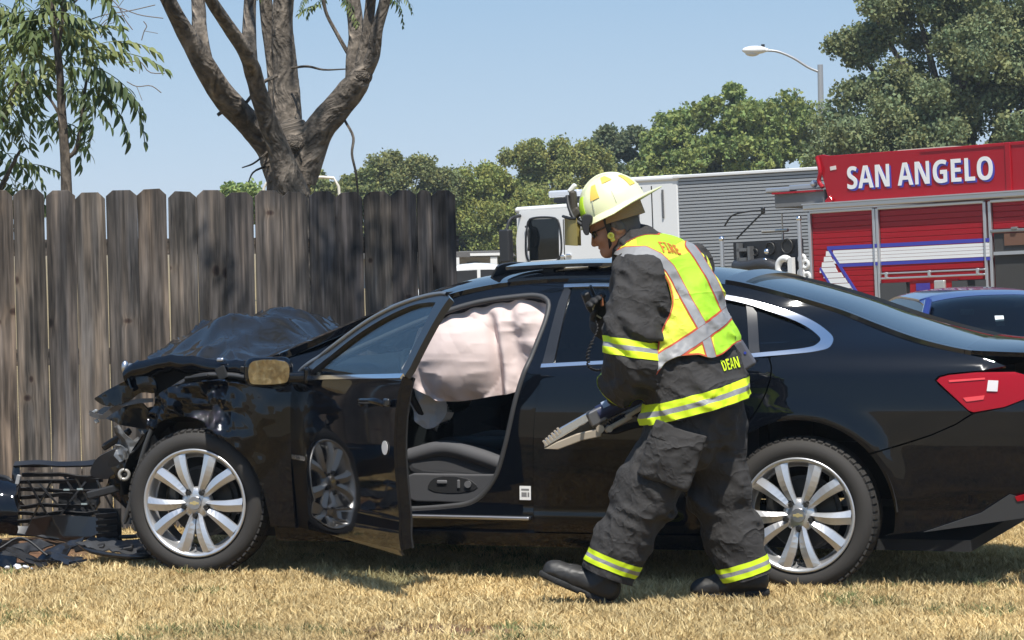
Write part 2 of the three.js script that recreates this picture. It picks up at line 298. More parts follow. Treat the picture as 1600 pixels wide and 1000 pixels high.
// --- rear quarter with the C-pillar and the rail over the rear door
const railTop = [[1.72, 1.349], [1.9, 1.352], [2.2, 1.347], [2.45, 1.322], [2.6, 1.292], [2.733, 1.257], [2.93, 1.197], [3.13, 1.127], [3.344, 1.062], [3.54, 1.02], [3.62, 1.002]];
const winTop = [[1.721, 1.318], [1.899, 1.32], [2.15, 1.306], [2.373, 1.278], [2.543, 1.25], [2.683, 1.21], [2.805, 1.166], [2.895, 1.118], [2.929, 1.078]];
const doorRearEdge = [[2.700, 1.0], [2.714, .966], [2.708, .897], [2.668, .803], [2.608, .716], [2.550, .646], [2.512, .609]];
{
  const poly = [...curve2(railTop, 3), [3.70, .972], [3.60, .955], [3.468, .943], [3.425, .932], [3.410, .915], [3.43, .89], [3.562, .772], [3.50, .73], [3.40, .685], [3.28, .645], [3.135, .602],
    ...arc(2.83, .335, .41, 41, 139, 20), ...curve2(doorRearEdge, 3).reverse(), ...curve2([[2.70, 1.018], [2.80, 1.034], [2.88, 1.046], [2.92, 1.062]], 3), ...curve2(winTop, 3).reverse()];
  const q = meshOf('quarter_panel', panel(poly, side, { cell: .035, thick: .016 }), M.paint, car);
  meshOf('quarter_panel', mirrorZ(q.geometry), M.paint, car);
  const fuel = [];
}
// --- rear door
const belt = x => lerp(.967, 1.016, (x - 1.662) / .92);
{
  const poly = [[1.672, .962], ...curve2([[1.68, .961], [1.652, .777], [1.641, .635], [1.634, .45], [1.632, .236]], 3).slice(1), [2.0, .236], [2.421, .243], ...arc(2.83, .335, .42, 192, 139, 8), ...curve2(doorRearEdge.map(([x, y]) => [x - .007, y]), 3).reverse(), [2.692, 1.008], [2.585, 1.012], [2.2, .992], [1.94, .976]];
  const d = part('rear_door', car), g = panel(poly, side, { cell: .04, thick: .018 });
  meshOf('door_skin', g, M.paint, d);
  meshOf('door_handle', [rbx(.2, .032, .03, .014, 2.42, .905, zs(2.42, .905) + .022)], M.paint, d);
  // far side copy
  const d2 = part('rear_door', car); meshOf('door_skin', mirrorZ(g), M.paint, d2);
}
// --- side windows, pillars and chrome, rear half
const glassZ = (x, y) => [x, y, zs(x, y) - .014];
{
  const wTop = [[1.74, 1.305], [1.90, 1.308], [2.15, 1.292], [2.36, 1.264], [2.545, 1.226]];
  const rearWin = [[1.705, .99], [1.70, .975], [2.618, 1.03], [2.572, 1.19], ...curve2(wTop, 3).reverse(), [1.725, 1.25]];
  const q = [[2.588, 1.20], [2.68, 1.192], [2.80, 1.15], [2.875, 1.112], [2.905, 1.085], [2.89, 1.062], [2.80, 1.047], [2.632, 1.033]];
  const gw = panel(rearWin, glassZ, { cell: .06, thick: .004 }), gq = panel(smoothPoly(q, 3), glassZ, { cell: .05, thick: .004 });
  meshOf('rear_window', gw, M.tint, car); meshOf('quarter_window', gq, M.tint, car);
  meshOf('rear_window', mirrorZ(gw), M.tint, car); meshOf('quarter_window', mirrorZ(gq), M.tint, car);
  // black pillar trim: front edge of the rear window and the divider
  const pil = (x, y) => [x, y, zs(x, y) - .004];
  const b1 = panel([[1.668, .972], [1.72, .974], [1.745, 1.30], [1.715, 1.32], [1.70, 1.25]], pil, { cell: .06, thick: .02 }), b2 = panel([[2.604, 1.02], [2.650, 1.022], [2.60, 1.20], [2.566, 1.235], [2.548, 1.235]], pil, { cell: .06, thick: .02 });
  meshOf('pillar_trim', b1, M.gloss, car); meshOf('pillar_trim', b2, M.gloss, car); meshOf('pillar_trim', mirrorZ(b1), M.gloss, car); meshOf('pillar_trim', mirrorZ(b2), M.gloss, car);
  // chrome: thin along the belt, over the windows, and broad round the rear corner
  const chz = (x, y) => [x, y, zs(x, y) + .006];
  const outer = curve2([[1.708, 1.327], [1.899, 1.331], [2.15, 1.317], [2.373, 1.290], [2.543, 1.262], [2.683, 1.224], [2.81, 1.180], [2.905, 1.130], [2.955, 1.088], [2.950, 1.055], [2.90, 1.038], [2.80, 1.026], [2.64, 1.012], [2.585, 1.006]], 4);
  const inner = curve2([[1.712, 1.313], [1.899, 1.316], [2.15, 1.302], [2.373, 1.272], [2.543, 1.240], [2.683, 1.196], [2.80, 1.152], [2.872, 1.112], [2.902, 1.084], [2.885, 1.062], [2.85, 1.052], [2.79, 1.044], [2.64, 1.030], [2.585, 1.024]], 4);
  const ch = panel([...outer, ...inner.reverse()], chz, { cell: .03, thick: .012 });
  const bl = panel([[1.668, .963], [2.1, .987], [2.583, 1.008], [2.583, 1.024], [2.1, 1.002], [1.668, .979]], chz, { cell: .05, thick: .012 });
  meshOf('window_chrome', ch, M.chrome, car); meshOf('belt_chrome', bl, M.chrome, car); meshOf('window_chrome', mirrorZ(ch), M.chrome, car); meshOf('belt_chrome', mirrorZ(bl), M.chrome, car);
}
// --- side frame round the driver's opening: A-pillar, rail, B-pillar, sill
{
  const opening = curve2([[.56, .335], [.80, .318], [1.20, .335], [1.345, .365], [1.44, .46], [1.493, .594], [1.555, .839], [1.618, 1.05], [1.650, 1.19], [1.645, 1.245], [1.600, 1.272], [1.45, 1.266], [1.287, 1.24], [1.104, 1.182], [.85, 1.075], [.62, .965], [.545, .90], [.525, .80], [.52, .50], [.53, .37]], 4);
  const outerL = [[.56, .19], [1.618, .19], [1.622, .236], ...curve2([[1.622, .3], [1.630, .635], [1.642, .777], [1.668, .962]], 3), [1.712, 1.33], [1.716, 1.349], ...curve2([[1.65, 1.349], [1.45, 1.336], [1.3, 1.313], [1.12, 1.267], [.95, 1.21], [.65, 1.085], [.36, .965]], 4), [.47, .90], [.50, .80], [.495, .3], [.497, .19]];
  // closed ring as one weakly simple outline
  const ring = [...outerL, outerL[0], opening[0], ...opening.slice(1).reverse(), opening[0]];
  const frame = (x, y) => [x, y, zs(x, y) - .028];
  const g = panel([...outerL, outerL[0], opening[0], ...opening.slice().reverse()], frame, { cell: .035, thick: .05 });
  const fr = meshOf('side_frame', g, M.paint, car);
  // weather strip round the opening
  meshOf('door_seal', new THREE.TubeGeometry(new THREE.CatmullRomCurve3(opening.map(([x, y]) => V(x, y, zs(x, y) - .035)), true), 160, .013, 6, true), std([.05, .05, .052], .55), car);
  meshOf('sill_plate', [rbx(1.02, .016, .09, .006, 1.10, .292, .845)], M.satin, car);
  meshOf('rocker_panel', panel([[.385, .165], [2.42, .165], [2.42, .232], [1.62, .228], [.385, .228]], (x, y) => [x, y, zs(x, y) - .004], { cell: .06, thick: .05 }), M.paint, car);
  meshOf('rocker_panel', mirrorZ(panel([[.385, .165], [2.42, .165], [2.42, .232], [.385, .232]], side, { cell: .06, thick: .05 })), M.paint, car);
  meshOf('door_striker', [bar([1.565, .66, .862], [1.565, .70, .862], .012), bar([1.565, .68, .84], [1.565, .68, .88], .008)], M.chrome, car);
  const lab = meshOf('tyre_label', [bx(.052, .062, .002, 1.588, .405, .871)], std([.8, .8, .78], .6), car);
  meshOf('label_print', [bx(.036, .008, .001, 1.588, .420, .8725), bx(.024, .02, .001, 1.583, .398, .8725), bx(.008, .02, .001, 1.603, .398, .8725)], std([.2, .2, .2], .6), lab);
  // far side: pillar, closed front door, its window
  const fd = part('front_door', car);
  meshOf('door_skin', mirrorZ(panel([[.505, .236], [1.625, .236], [1.634, .635], [1.668, .962], [.56, .905], [.51, .86]], side, { cell: .06, thick: .02 })), M.paint, fd);
  meshOf('door_glass', mirrorZ(panel([[.62, .93], [1.66, .98], [1.69, 1.28], [1.5, 1.27], [1.28, 1.23], [1.1, 1.17], [.85, 1.06]], glassZ, { cell: .08, thick: .004 })), M.tint, fd);
  meshOf('window_frame', mirrorZ(panel([...curve2([[1.72, 1.349], [1.45, 1.336], [1.3, 1.313], [1.12, 1.267], [.95, 1.21], [.65, 1.085], [.36, .965]], 3), [.50, .93], ...curve2([[.62, .94], [.85, 1.06], [1.1, 1.17], [1.28, 1.23], [1.5, 1.27], [1.69, 1.285]], 3), [1.665, .98], [1.70, .98], [1.74, 1.31]], side, { cell: .05, thick: .03 })), M.paint, fd);
}
// --- roof, open sunroof, rear glass, windscreen
const railY = spl([[.36, .965], [.65, 1.085], [.95, 1.21], [1.12, 1.267], [1.3, 1.313], [1.45, 1.336], [1.65, 1.349], [1.9, 1.352], [2.2, 1.347], [2.45, 1.322], [2.6, 1.292], [2.733, 1.257], [2.93, 1.197], [3.13, 1.127], [3.344, 1.062], [3.54, 1.02], [3.7, 1.0]]);
const midY = spl([[.15, .985], [.60, 1.16], [.93, 1.285], [1.05, 1.325], [1.2, 1.36], [1.45, 1.386], [1.7, 1.396], [2.0, 1.398], [2.2, 1.392], [2.4, 1.366], [2.663, 1.308], [2.88, 1.246], [3.071, 1.178], [3.261, 1.118], [3.464, 1.068], [3.634, 1.036], [3.8, 1.02]]);
const topY = (x, v) => { const a = Math.abs(v); return railY(x) + (midY(x) - railY(x)) * (1 - Math.pow(a, 2.4)); };
const cap = (x0, x1, n, m, thick, off = 0, bow = () => 0, wk = 1) => gridSurf(n, m, (u, w) => { const v = w * 2 - 1, x = lerp(x0, x1, u) + bow(v, u), z = v * (zs(x, railY(x)) - .004) * wk; return [x, topY(x, v * wk) + off, z]; }, thick);
{
  // the roof skin leaves a hole for the sunroof
  const Rf = (x, z) => { const e = zs(x, railY(x)) - .004, v = clamp(z / e, -1, 1); return [x, topY(x, v), z]; };
  const edge = []; for (let i = 0; i <= 20; i++) { const x = lerp(1.0, 2.45, i / 20); edge.push([x, zs(x, railY(x)) - .005]); }
  const outer = [...edge, ...edge.slice().reverse().map(([x, z]) => [x, -z])]; // goes along +z then back along -z
  const hole = [[1.27, .40], [1.27, -.40], [1.72, -.40], [1.72, .40]];
  const ring = [...outer, outer[0], hole[0], hole[3], hole[2], hole[1], hole[0]];
  meshOf('roof', panel(ring, (x, z) => Rf(x, z), { cell: .05, thick: .02, flip: true }), M.paint, car);
  const sr = part('sunroof', car);
  meshOf('sunroof_glass', gridSurf(14, 12, (u, w) => { const v = w * 2 - 1, x = lerp(1.36, 2.05, u); return [x, 1.404 + .012 * Math.sin(u * 2.6) - .018 * v * v + .006 * u, v * .42]; }, .016), phys([.02, .022, .025], .05, { clearcoat: 1, clearcoatRoughness: .02, ...two }), sr);
  meshOf('wind_deflector', [gridSurf(3, 12, (u, w) => { const v = w * 2 - 1; return [1.235 + .03 * u + .05 * v * v, 1.362 + .052 * u - .014 * v * v, v * .40]; }, .008)], M.plastic, sr);
  for (const z of [.36, -.36]) { meshOf('sunroof_arm', [bar([1.42, 1.360, z], [1.62, 1.397, z], .007), bx(.05, .03, .03, 1.55, 1.385, z)], M.plastic, sr); meshOf('sunroof_arm', bar([1.75, 1.372, z], [1.88, 1.402, z], .008), M.plastic, sr); }
  meshOf('rear_glass', cap(2.52, 3.52, 26, 18, .005, -.002, (v, u) => (u < .5 ? -.10 : -.06) * v * v * 0, .955), M.tint, car);
  const strip = (s) => gridSurf(30, 2, (u, w) => { const x = lerp(2.44, 3.55, u), v = s * lerp(.953, 1, w); return [x, topY(x, v), v * (zs(x, railY(x)) - .004)]; }, .02, s < 0);
  meshOf('glass_surround', [strip(1), strip(-1), cap(2.44, 2.522, 3, 16, .02)], M.gloss, car);
  meshOf('windscreen', cap(.30, 1.0, 18, 18, .006, -.004, (v) => .18 * v * v * 0, .95), M.glass, car);
  const st2 = (s) => gridSurf(18, 2, (u, w) => { const x = lerp(.30, 1.03, u), v = s * lerp(.94, 1, w); return [x, topY(x, v), v * (zs(x, railY(x)) - .004)]; }, .03, s < 0);
  meshOf('windscreen_pillar', st2(1), M.paint, car); meshOf('windscreen_pillar', st2(-1), M.paint, car);
  // boot lid and tail
  const lid = gridSurf(14, 16, (u, w) => { const v = w * 2 - 1, x = lerp(3.52, 3.86, u), z = v * (zs(x, .98) - .035 - .1 * u * Math.pow(Math.abs(v), 3)); return [x + .05 * u * (1 - v * v), lerp(topY(3.53, v), 1.028 - .028 * v * v, Math.pow(u, .8)), z]; }, .02);
  meshOf('boot_lid', [lid, gridSurf(8, 16, (u, w) => { const v = w * 2 - 1; return [lerp(3.91, 3.93, u) - .05 * v * v - .02 * Math.sin(u * 3), lerp(1.026, .70, u) - .028 * v * v * (1 - u), v * .66]; }, .02)], M.paint, car);
}
// --- tail lamps and rear bumper
{
  const tailP = [[3.420, .913], [3.432, .926], [3.468, .936], [3.58, .947], [3.74, .948], [3.80, .93], [3.80, .84], [3.70, .80], [3.575, .778], [3.555, .785]];
  const g = panel(tailP, (x, y) => [x, y, zs(x, y) + .004], { cell: .03, thick: .04 });
  const red = phys([.33, .005, .014], .3, { specularIntensity: .3, clearcoat: .4, clearcoatRoughness: .05, ...two });
  for (const m of [0, 1]) {
    const tl = meshOf('tail_lamp', m ? mirrorZ(g) : g, red, car);
    const rv = panel([[3.628, .868], [3.672, .866], [3.675, .912], [3.633, .914]], (x, y) => [x, y, zs(x, y) + .010], { cell: .05, thick: .01 });
    meshOf('reversing_lamp', m ? mirrorZ(rv) : rv, phys([.72, .68, .68], .2, { clearcoat: 1, ...two }), tl);
    const lens = phys([.75, .06, .06], .12, { clearcoat: 1, ...two }); for (const ln of [panel([[3.47, .915], [3.62, .925], [3.62, .917], [3.472, .906]], (x, y) => [x, y, zs(x, y) + .008], { cell: .05, thick: .005 }), panel([[3.53, .84], [3.62, .85], [3.615, .832], [3.545, .823]], (x, y) => [x, y, zs(x, y) + .008], { cell: .05, thick: .005 })]) meshOf('lamp_lens', m ? mirrorZ(ln) : ln, lens, tl);
  }
  const poly = [[3.142, .597], [3.28, .638], [3.40, .678], [3.50, .723], [3.566, .765], [3.58, .772], [3.70, .795], [3.80, .835], [3.80, .335], [3.58, .300], [3.35, .266], [3.195, .246], ...arc(2.83, .335, .41, -11, 39, 8)];
  const bump = (x, y) => [x, y, zs(x, y) + .003 - .012 * sstep(.42, .36, y - .06 * (x - 3.3))];
  const b = panel(poly, bump, { cell: .035, thick: .02 });
  const rb = meshOf('rear_bumper', [b, mirrorZ(b), gridSurf(12, 30, (u, w) => {
    const v = w * 2 - 1, y = lerp(.335, .835, u), zz = bump(3.80, y)[2], a = v * Math.PI / 2, s = Math.sign(v) || 1;
    return [3.80 + .19 * Math.pow(Math.cos(a), .55) + .02 * Math.sin(u * 3.1), y, s * zz * Math.pow(Math.abs(Math.sin(a)), .75)];
  }, .02)], M.paint, car);
  const dg = panel([[3.36, .262], [3.82, .33], [3.80, .40], [3.72, .425], [3.60, .345]], (x, y) => [x, y, zs(x, y) + .007], { cell: .06, thick: .01 });
  const vm = std([.042, .043, .045], .5, two); meshOf('bumper_valance', dg, vm, car); meshOf('bumper_valance', mirrorZ(dg), vm, car);
  const rf = panel([[3.74, .415], [3.80, .430], [3.80, .405], [3.75, .395]], (x, y) => [x, y, zs(x, y) + .012], { cell: .06, thick: .01 });
  meshOf('rear_reflector', rf, red, car); meshOf('rear_reflector', mirrorZ(rf), red, car);
  meshOf('number_plate', [bx(.006, .15, .30, 3.965, .82, 0)], std([.7, .7, .7], .5), car);
}
// --- wheels
{
  function wheel(z, steer, x, y = .332, tilt = 0) {
    const w = part('wheel', car); w.position.set(x, y, z); w.rotation.set(tilt, steer, 0); if (z < 0) w.rotation.y += Math.PI;
    const prof = [[.240, -.20], [.256, -.212], [.290, -.222], [.315, -.212], [.330, -.19], [.3345, -.17], [.3345, -.152], [.326, -.15], [.326, -.142], [.336, -.14], [.336, -.116], [.327, -.114], [.327, -.106], [.336, -.104], [.336, -.08], [.326, -.078], [.326, -.07], [.3345, -.068], [.3335, -.045], [.328, -.024], [.318, -.008], [.303, .002], [.287, .006], [.270, .003], [.256, -.004], [.249, -.012], [.240, -.022]];
    meshOf('tyre', new THREE.LatheGeometry(prof.map(p => new THREE.Vector2(...p)), 72).rotateX(Math.PI / 2), M.rubber, w);
    // shoulder tread blocks
    const blocks = []; for (let i = 0; i < 64; i++) { const a = i / 64 * 6.2832; const b = bx(.022, .012, .044, 0, .331, -.036, .22); b.rotateZ(a); blocks.push(b); }
    meshOf('tread_blocks', blocks, M.rubber, w);
    const rimP = [[.205, -.19], [.212, -.15], [.205, -.06], [.213, -.03], [.226, -.012], [.236, -.004], [.238, .001], [.233, .004], [.226, .002], [.219, -.006], [.214, -.02], [.207, -.05], [.198, -.06]];
    meshOf('rim', new THREE.LatheGeometry(rimP.map(p => new THREE.Vector2(...p)), 72).rotateX(Math.PI / 2).scale(1.052, 1.052, 1), M.alloy, w);
    // ten ridged spokes in five pairs
    const L = 8, P = [], I = [];
    for (let i = 0; i <= L; i++) { const t = i / L, r = lerp(.048, .231, t), hw = lerp(.0130, .0290, Math.sin(Math.min(1, t * 1.25) * 1.57)) + .004 * sstep(.8, 1, t), zc = -.022 + .012 * t + .012 * Math.sin(t * 3), zr = zc + .013 * (1 - .3 * t), sk = .010 * Math.sin(t * 3.1);
      P.push([r, -hw + sk, zc - .012], [r, -hw * .95 + sk, zc], [r, sk * .5, zr], [r, hw * .95 + sk, zc], [r, hw + sk, zc - .012]); }
    for (let i = 0; i < L; i++) for (let j = 0; j < 4; j++) { const a = i * 5 + j, b = a + 5; I.push(a, b, a + 1, b, b + 1, a + 1); }
    const sg = new THREE.BufferGeometry(); sg.setAttribute('position', new THREE.Float32BufferAttribute(P.flat(), 3)); sg.setIndex(I); const flat = sg.toNonIndexed(); flat.computeVertexNormals(); flat.setAttribute('uv', new THREE.BufferAttribute(new Float32Array(flat.attributes.position.count * 2), 2));
    const mir = flat.clone(); { const p = mir.attributes.position; for (let i = 0; i < p.count; i++) p.setY(i, -p.getY(i)); mir.index = null; for (let i = 0; i < p.count; i += 3) for (let c = 0; c < 3; c++) { const q = p.array[(i + 1) * 3 + c]; p.array[(i + 1) * 3 + c] = p.array[(i + 2) * 3 + c]; p.array[(i + 2) * 3 + c] = q; } mir.computeVertexNormals(); }
    for (let k = 0; k < 5; k++) for (const s of [-1, 1]) meshOf('spoke', s < 0 ? flat : mir, M.alloy, w, null, [0, 0, R(90 + 36 + 72 * k + s * 17)]);
    meshOf('hub', [new THREE.LatheGeometry([[.074, -.05], [.074, -.03], [.066, -.018], [.050, -.012], [.036, -.010], [.0, -.009]].map(p => new THREE.Vector2(...p)), 40).rotateX(Math.PI / 2)], M.alloy, w);
    for (let k = 0; k < 5; k++) { const a = R(90 + 72 * k + 36 * 0); meshOf('lug_nut', [new THREE.CylinderGeometry(.0105, .0125, .022, 6).rotateX(Math.PI / 2).translate(.056 * Math.cos(a + R(36)), .056 * Math.sin(a + R(36)), -.006), new THREE.TorusGeometry(.0155, .004, 6, 14).translate(.056 * Math.cos(a + R(36)), .056 * Math.sin(a + R(36)), -.016)], M.darkMetal, w); }
    const cp = meshOf('centre_cap', [new THREE.CylinderGeometry(.029, .032, .012, 28).rotateX(Math.PI / 2).translate(0, 0, -.004)], M.satin, w);
    meshOf('cap_emblem', [extr([[-.021, -.005], [-.008, -.005], [-.005, -.009], [.006, -.009], [.007, -.005], [.022, -.005], [.020, .005], [.007, .005], [.005, .009], [-.006, .009], [-.008, .005], [-.022, .005]], .003, .001)], std([.75, .62, .3], .35, { metalness: .6 }), w);
    meshOf('brake_disc', [new THREE.CylinderGeometry(.15, .15, .025, 40).rotateX(Math.PI / 2).translate(0, 0, -.105), rbx(.06, .16, .07, .02, -.13, .03, -.10)], M.darkMetal, w);
    meshOf('brake_backplate', [new THREE.CylinderGeometry(.165, .165, .008, 32).rotateX(Math.PI / 2).translate(0, 0, -.135)], std([.12, .115, .11], .6, { metalness: .5 }), w);
    meshOf('valve_stem', [bar([.0, -.205, -.02], [0, -.19, .004], .004)], M.dark, w);
    return w;
  }
  wheel(.885, R(2.5), 0, .332, .0); wheel(.90, 0, 2.83); wheel(-.885, R(2.5), 0); wheel(-.90, 0, 2.83);
  // dark inner arches
  for (const [x, a0, a1] of [[2.83, 2, 178], [0, -5, 178]]) for (const s of [1, -1]) {
    const g = gridSurf(24, 2, (u, v) => { const a = R(lerp(a0, a1, u)), r = .425; return [x + r * Math.cos(a), .335 + r * Math.sin(a), s * lerp(.36, x ? .875 : .78, v)]; });
    meshOf('wheel_arch_liner', g, M.dark, car);
  }
}
// --- floor, cabin and running gear
{
  meshOf('floor_pan', [bx(3.6, .05, 1.50, 1.75, .20, 0), bx(.8, .25, 1.0, 3.30, .50, 0), bx(.9, .5, .95, 3.25, .72, 0), bx(.06, .70, 1.45, .36, .60, 0), bx(.55, .42, .78, -.05, .62, 0)], M.dark, car);
  meshOf('headliner', [gridSurf(12, 10, (u, w) => { const v = (w * 2 - 1) * .9, x = lerp(1.75, 2.5, u); return [x, topY(x, v) - .035, v * (zs(x, railY(x)) - .02)]; }, .006)], std([.28, .27, .25], .95, two), car);
  meshOf('parcel_shelf', [bx(.5, .03, 1.2, 3.0, .98, 0), bx(.04, .5, 1.3, 2.62, .75, 0)], M.dark, car);
  meshOf('dashboard', [rbx(.42, .30, 1.40, .07, .62, .82, 0), rbx(.3, .5, .22, .05, .78, .55, 0)], M.plastic, car);
  meshOf('centre_console', [rbx(.9, .22, .24, .05, 1.25, .48, 0)], M.plastic, car);
  const st = part('steering_wheel', car); meshOf('steering_rim', [new THREE.TorusGeometry(.185, .016, 10, 40).rotateY(Math.PI / 2).rotateZ(.4).translate(.93, .84, .37), bar([.74, .75, .37], [.92, .83, .37], .035), bx(.03, .05, .33, .93, .83, .37, 0, 0, .4)], M.plastic, st);
  const bag = tex(128, 128, (u, v) => { const n = .55 + .45 * tn(u, v, 8, 12); return [n, n, n]; }, false);
  meshOf('driver_airbag', [panel(smoothPoly([[.90, .87], [1.0, .875], [1.07, .82], [1.10, .74], [1.06, .68], [1.0, .66], [.95, .70], [.93, .76], [.88, .80]], 3), (x, y) => [x, y, .55 + .05 * facet(x, y, 13, 3) + .07 * fbm(x * 9, y * 9, 3) - 1.1 * Math.pow(x - .99, 2) * 3 - .8 * Math.pow(y - .77, 2) * 3], { cell: .012, thick: .05 })], std([.70, .68, .67], .85, { bumpMap: bag, bumpScale: .004, ...two }), car);
  // seats
  const cloth = std([.055, .055, .058], .9, { bumpMap: grain, bumpScale: .001, ...two });
  function seat(zc, driver) {
    const s = part('front_seat', car);
    meshOf('cushion', [extr(smoothPoly([[.93, .53], [.98, .565], [1.10, .565], [1.25, .535], [1.40, .485], [1.47, .47], [1.46, .42], [1.2, .43], [.95, .46]], 3), .50, zc - .25, .035)], cloth, s);
    meshOf('bolster', [tube([[.95, .54, zc + .225], [1.12, .578, zc + .235], [1.28, .545, zc + .24], [1.44, .49, zc + .235]], .038, 20, 10)], std([.075, .075, .08], .75, two), s);
    meshOf('backrest', [extr(smoothPoly([[1.40, .47], [1.46, .62], [1.52, .82], [1.60, 1.02], [1.68, 1.02], [1.66, .85], [1.60, .62], [1.53, .45]], 3), .48, zc - .24, .04)], cloth, s);
    meshOf('headrest', [rbx(.10, .18, .26, .045, 1.66, 1.14, zc, 0, 0, -.2), bar([1.66, 1.0, zc + .06], [1.66, 1.1, zc + .06], .008), bar([1.66, 1.0, zc - .06], [1.66, 1.1, zc - .06], .008)], cloth, s);
    const sp = meshOf('side_trim', [extr(smoothPoly([[.94, .45], [1.10, .465], [1.28, .465], [1.44, .475], [1.50, .50], [1.47, .40], [1.36, .345], [1.1, .335], [.95, .35]], 3), .03, zc + .245, .008)], std([.07, .07, .074], .55), s);
    if (driver) { meshOf('switch_panel', [extr(smoothPoly([[1.05, .395], [1.08, .445], [1.24, .445], [1.29, .405], [1.2, .378]], 3), .008, zc + .27, .002)], M.plastic, s); meshOf('switch', [rbx(.05, .018, .012, .006, 1.12, .428, zc + .28), rbx(.014, .04, .012, .005, 1.2, .42, zc + .28), new THREE.CylinderGeometry(.016, .016, .014, 16).rotateX(Math.PI / 2).translate(1.245, .42, zc + .28)], M.grey, s); }
    meshOf('seat_rail', [bx(.5, .03, .05, 1.2, .32, zc + .2), bx(.5, .03, .05, 1.2, .32, zc - .2), bx(.44, .1, .4, 1.2, .38, zc)], M.dark, s);
  }
  seat(.37, true); seat(-.37, false);
  const bench = part('rear_seat', car); meshOf('bench_cushion', [rbx(.5, .16, 1.25, .06, 2.35, .46, 0)], cloth, bench); meshOf('bench_back', [rbx(.16, .62, 1.25, .07, 2.62, .76, 0, 0, 0, -.3)], cloth, bench);
  // side curtain airbag hanging in the opening
  const outline = [...curve2([[.985, 1.00], [1.03, 1.13], [1.11, 1.185], [1.237, 1.222], [1.32, 1.235], [1.60, 1.262], [1.628, 1.20], [1.60, 1.10], [1.55, .98], [1.52, .86], [1.36, .82], [1.23, .80], [1.115, .802], [1.04, .838], [.96, .88], [.95, .95]], 5)];
  const gau = (v, w) => Math.exp(-v * v / w / w);
  const pillow = (x, y) => {
    const d1 = Math.hypot((x - 1.225) / .20, (y - .985) / .20), soft = Math.pow(Math.max(0, 1 - Math.pow(d1, 2.6)), 1.1), xr = 1.395 + .018 * Math.sin(9 * y), low = y - (.80 + .05 * sstep(1.3, 1.55, x) + .09 * sstep(1.1, .95, x));
    let z = .69 + .075 * soft - .05 * sstep(1.14, 1.27, y);
    z -= .030 * gau(x - xr, .022) * sstep(1.22, 1.12, y); z += .020 * gau(x - xr - .035, .026) * sstep(1.24, 1.1, y);
    z += .016 * Math.sin(34 * (x * .9 + y * .45) + 2.5 * fbm(x * 5, y * 5, 2)) * sstep(1.42, 1.50, x);
    z += .011 * Math.sin(62 * x + 4 * fbm(x * 6, y * 6, 4)) * gau(low, .05) + .010 * Math.sin(48 * x + 12 * y + 4 * fbm(x * 5, y * 5, 6)) * gau(y - 1.195 - .05 * (x - 1.2), .035);
    z += .012 * Math.sin(30 * (y - .5 * x) + 3 * fbm(x * 5, y * 5, 8)) * sstep(1.10, 1.0, x);
    z += .006 * (1 - 2 * Math.abs(vn(x * 9, y * 22, 3))) * (.3 + .7 * sstep(.1, -.3, fbm(x * 4, y * 4, 9))) + .004 * facet(x, y, 17, 5);
    return [x, y, z];
  };
  meshOf('curtain_airbag', panel(outline, pillow, { cell: .009, thick: .012 }), std([.68, .555, .52], .85, { bumpMap: bag, bumpScale: .003, ...two }), car);
  meshOf('seat_belt', [tube([[1.60, 1.08, .70], [1.52, .8, .68], [1.45, .5, .66]], .012, 12, 6)], M.dark, car);
}
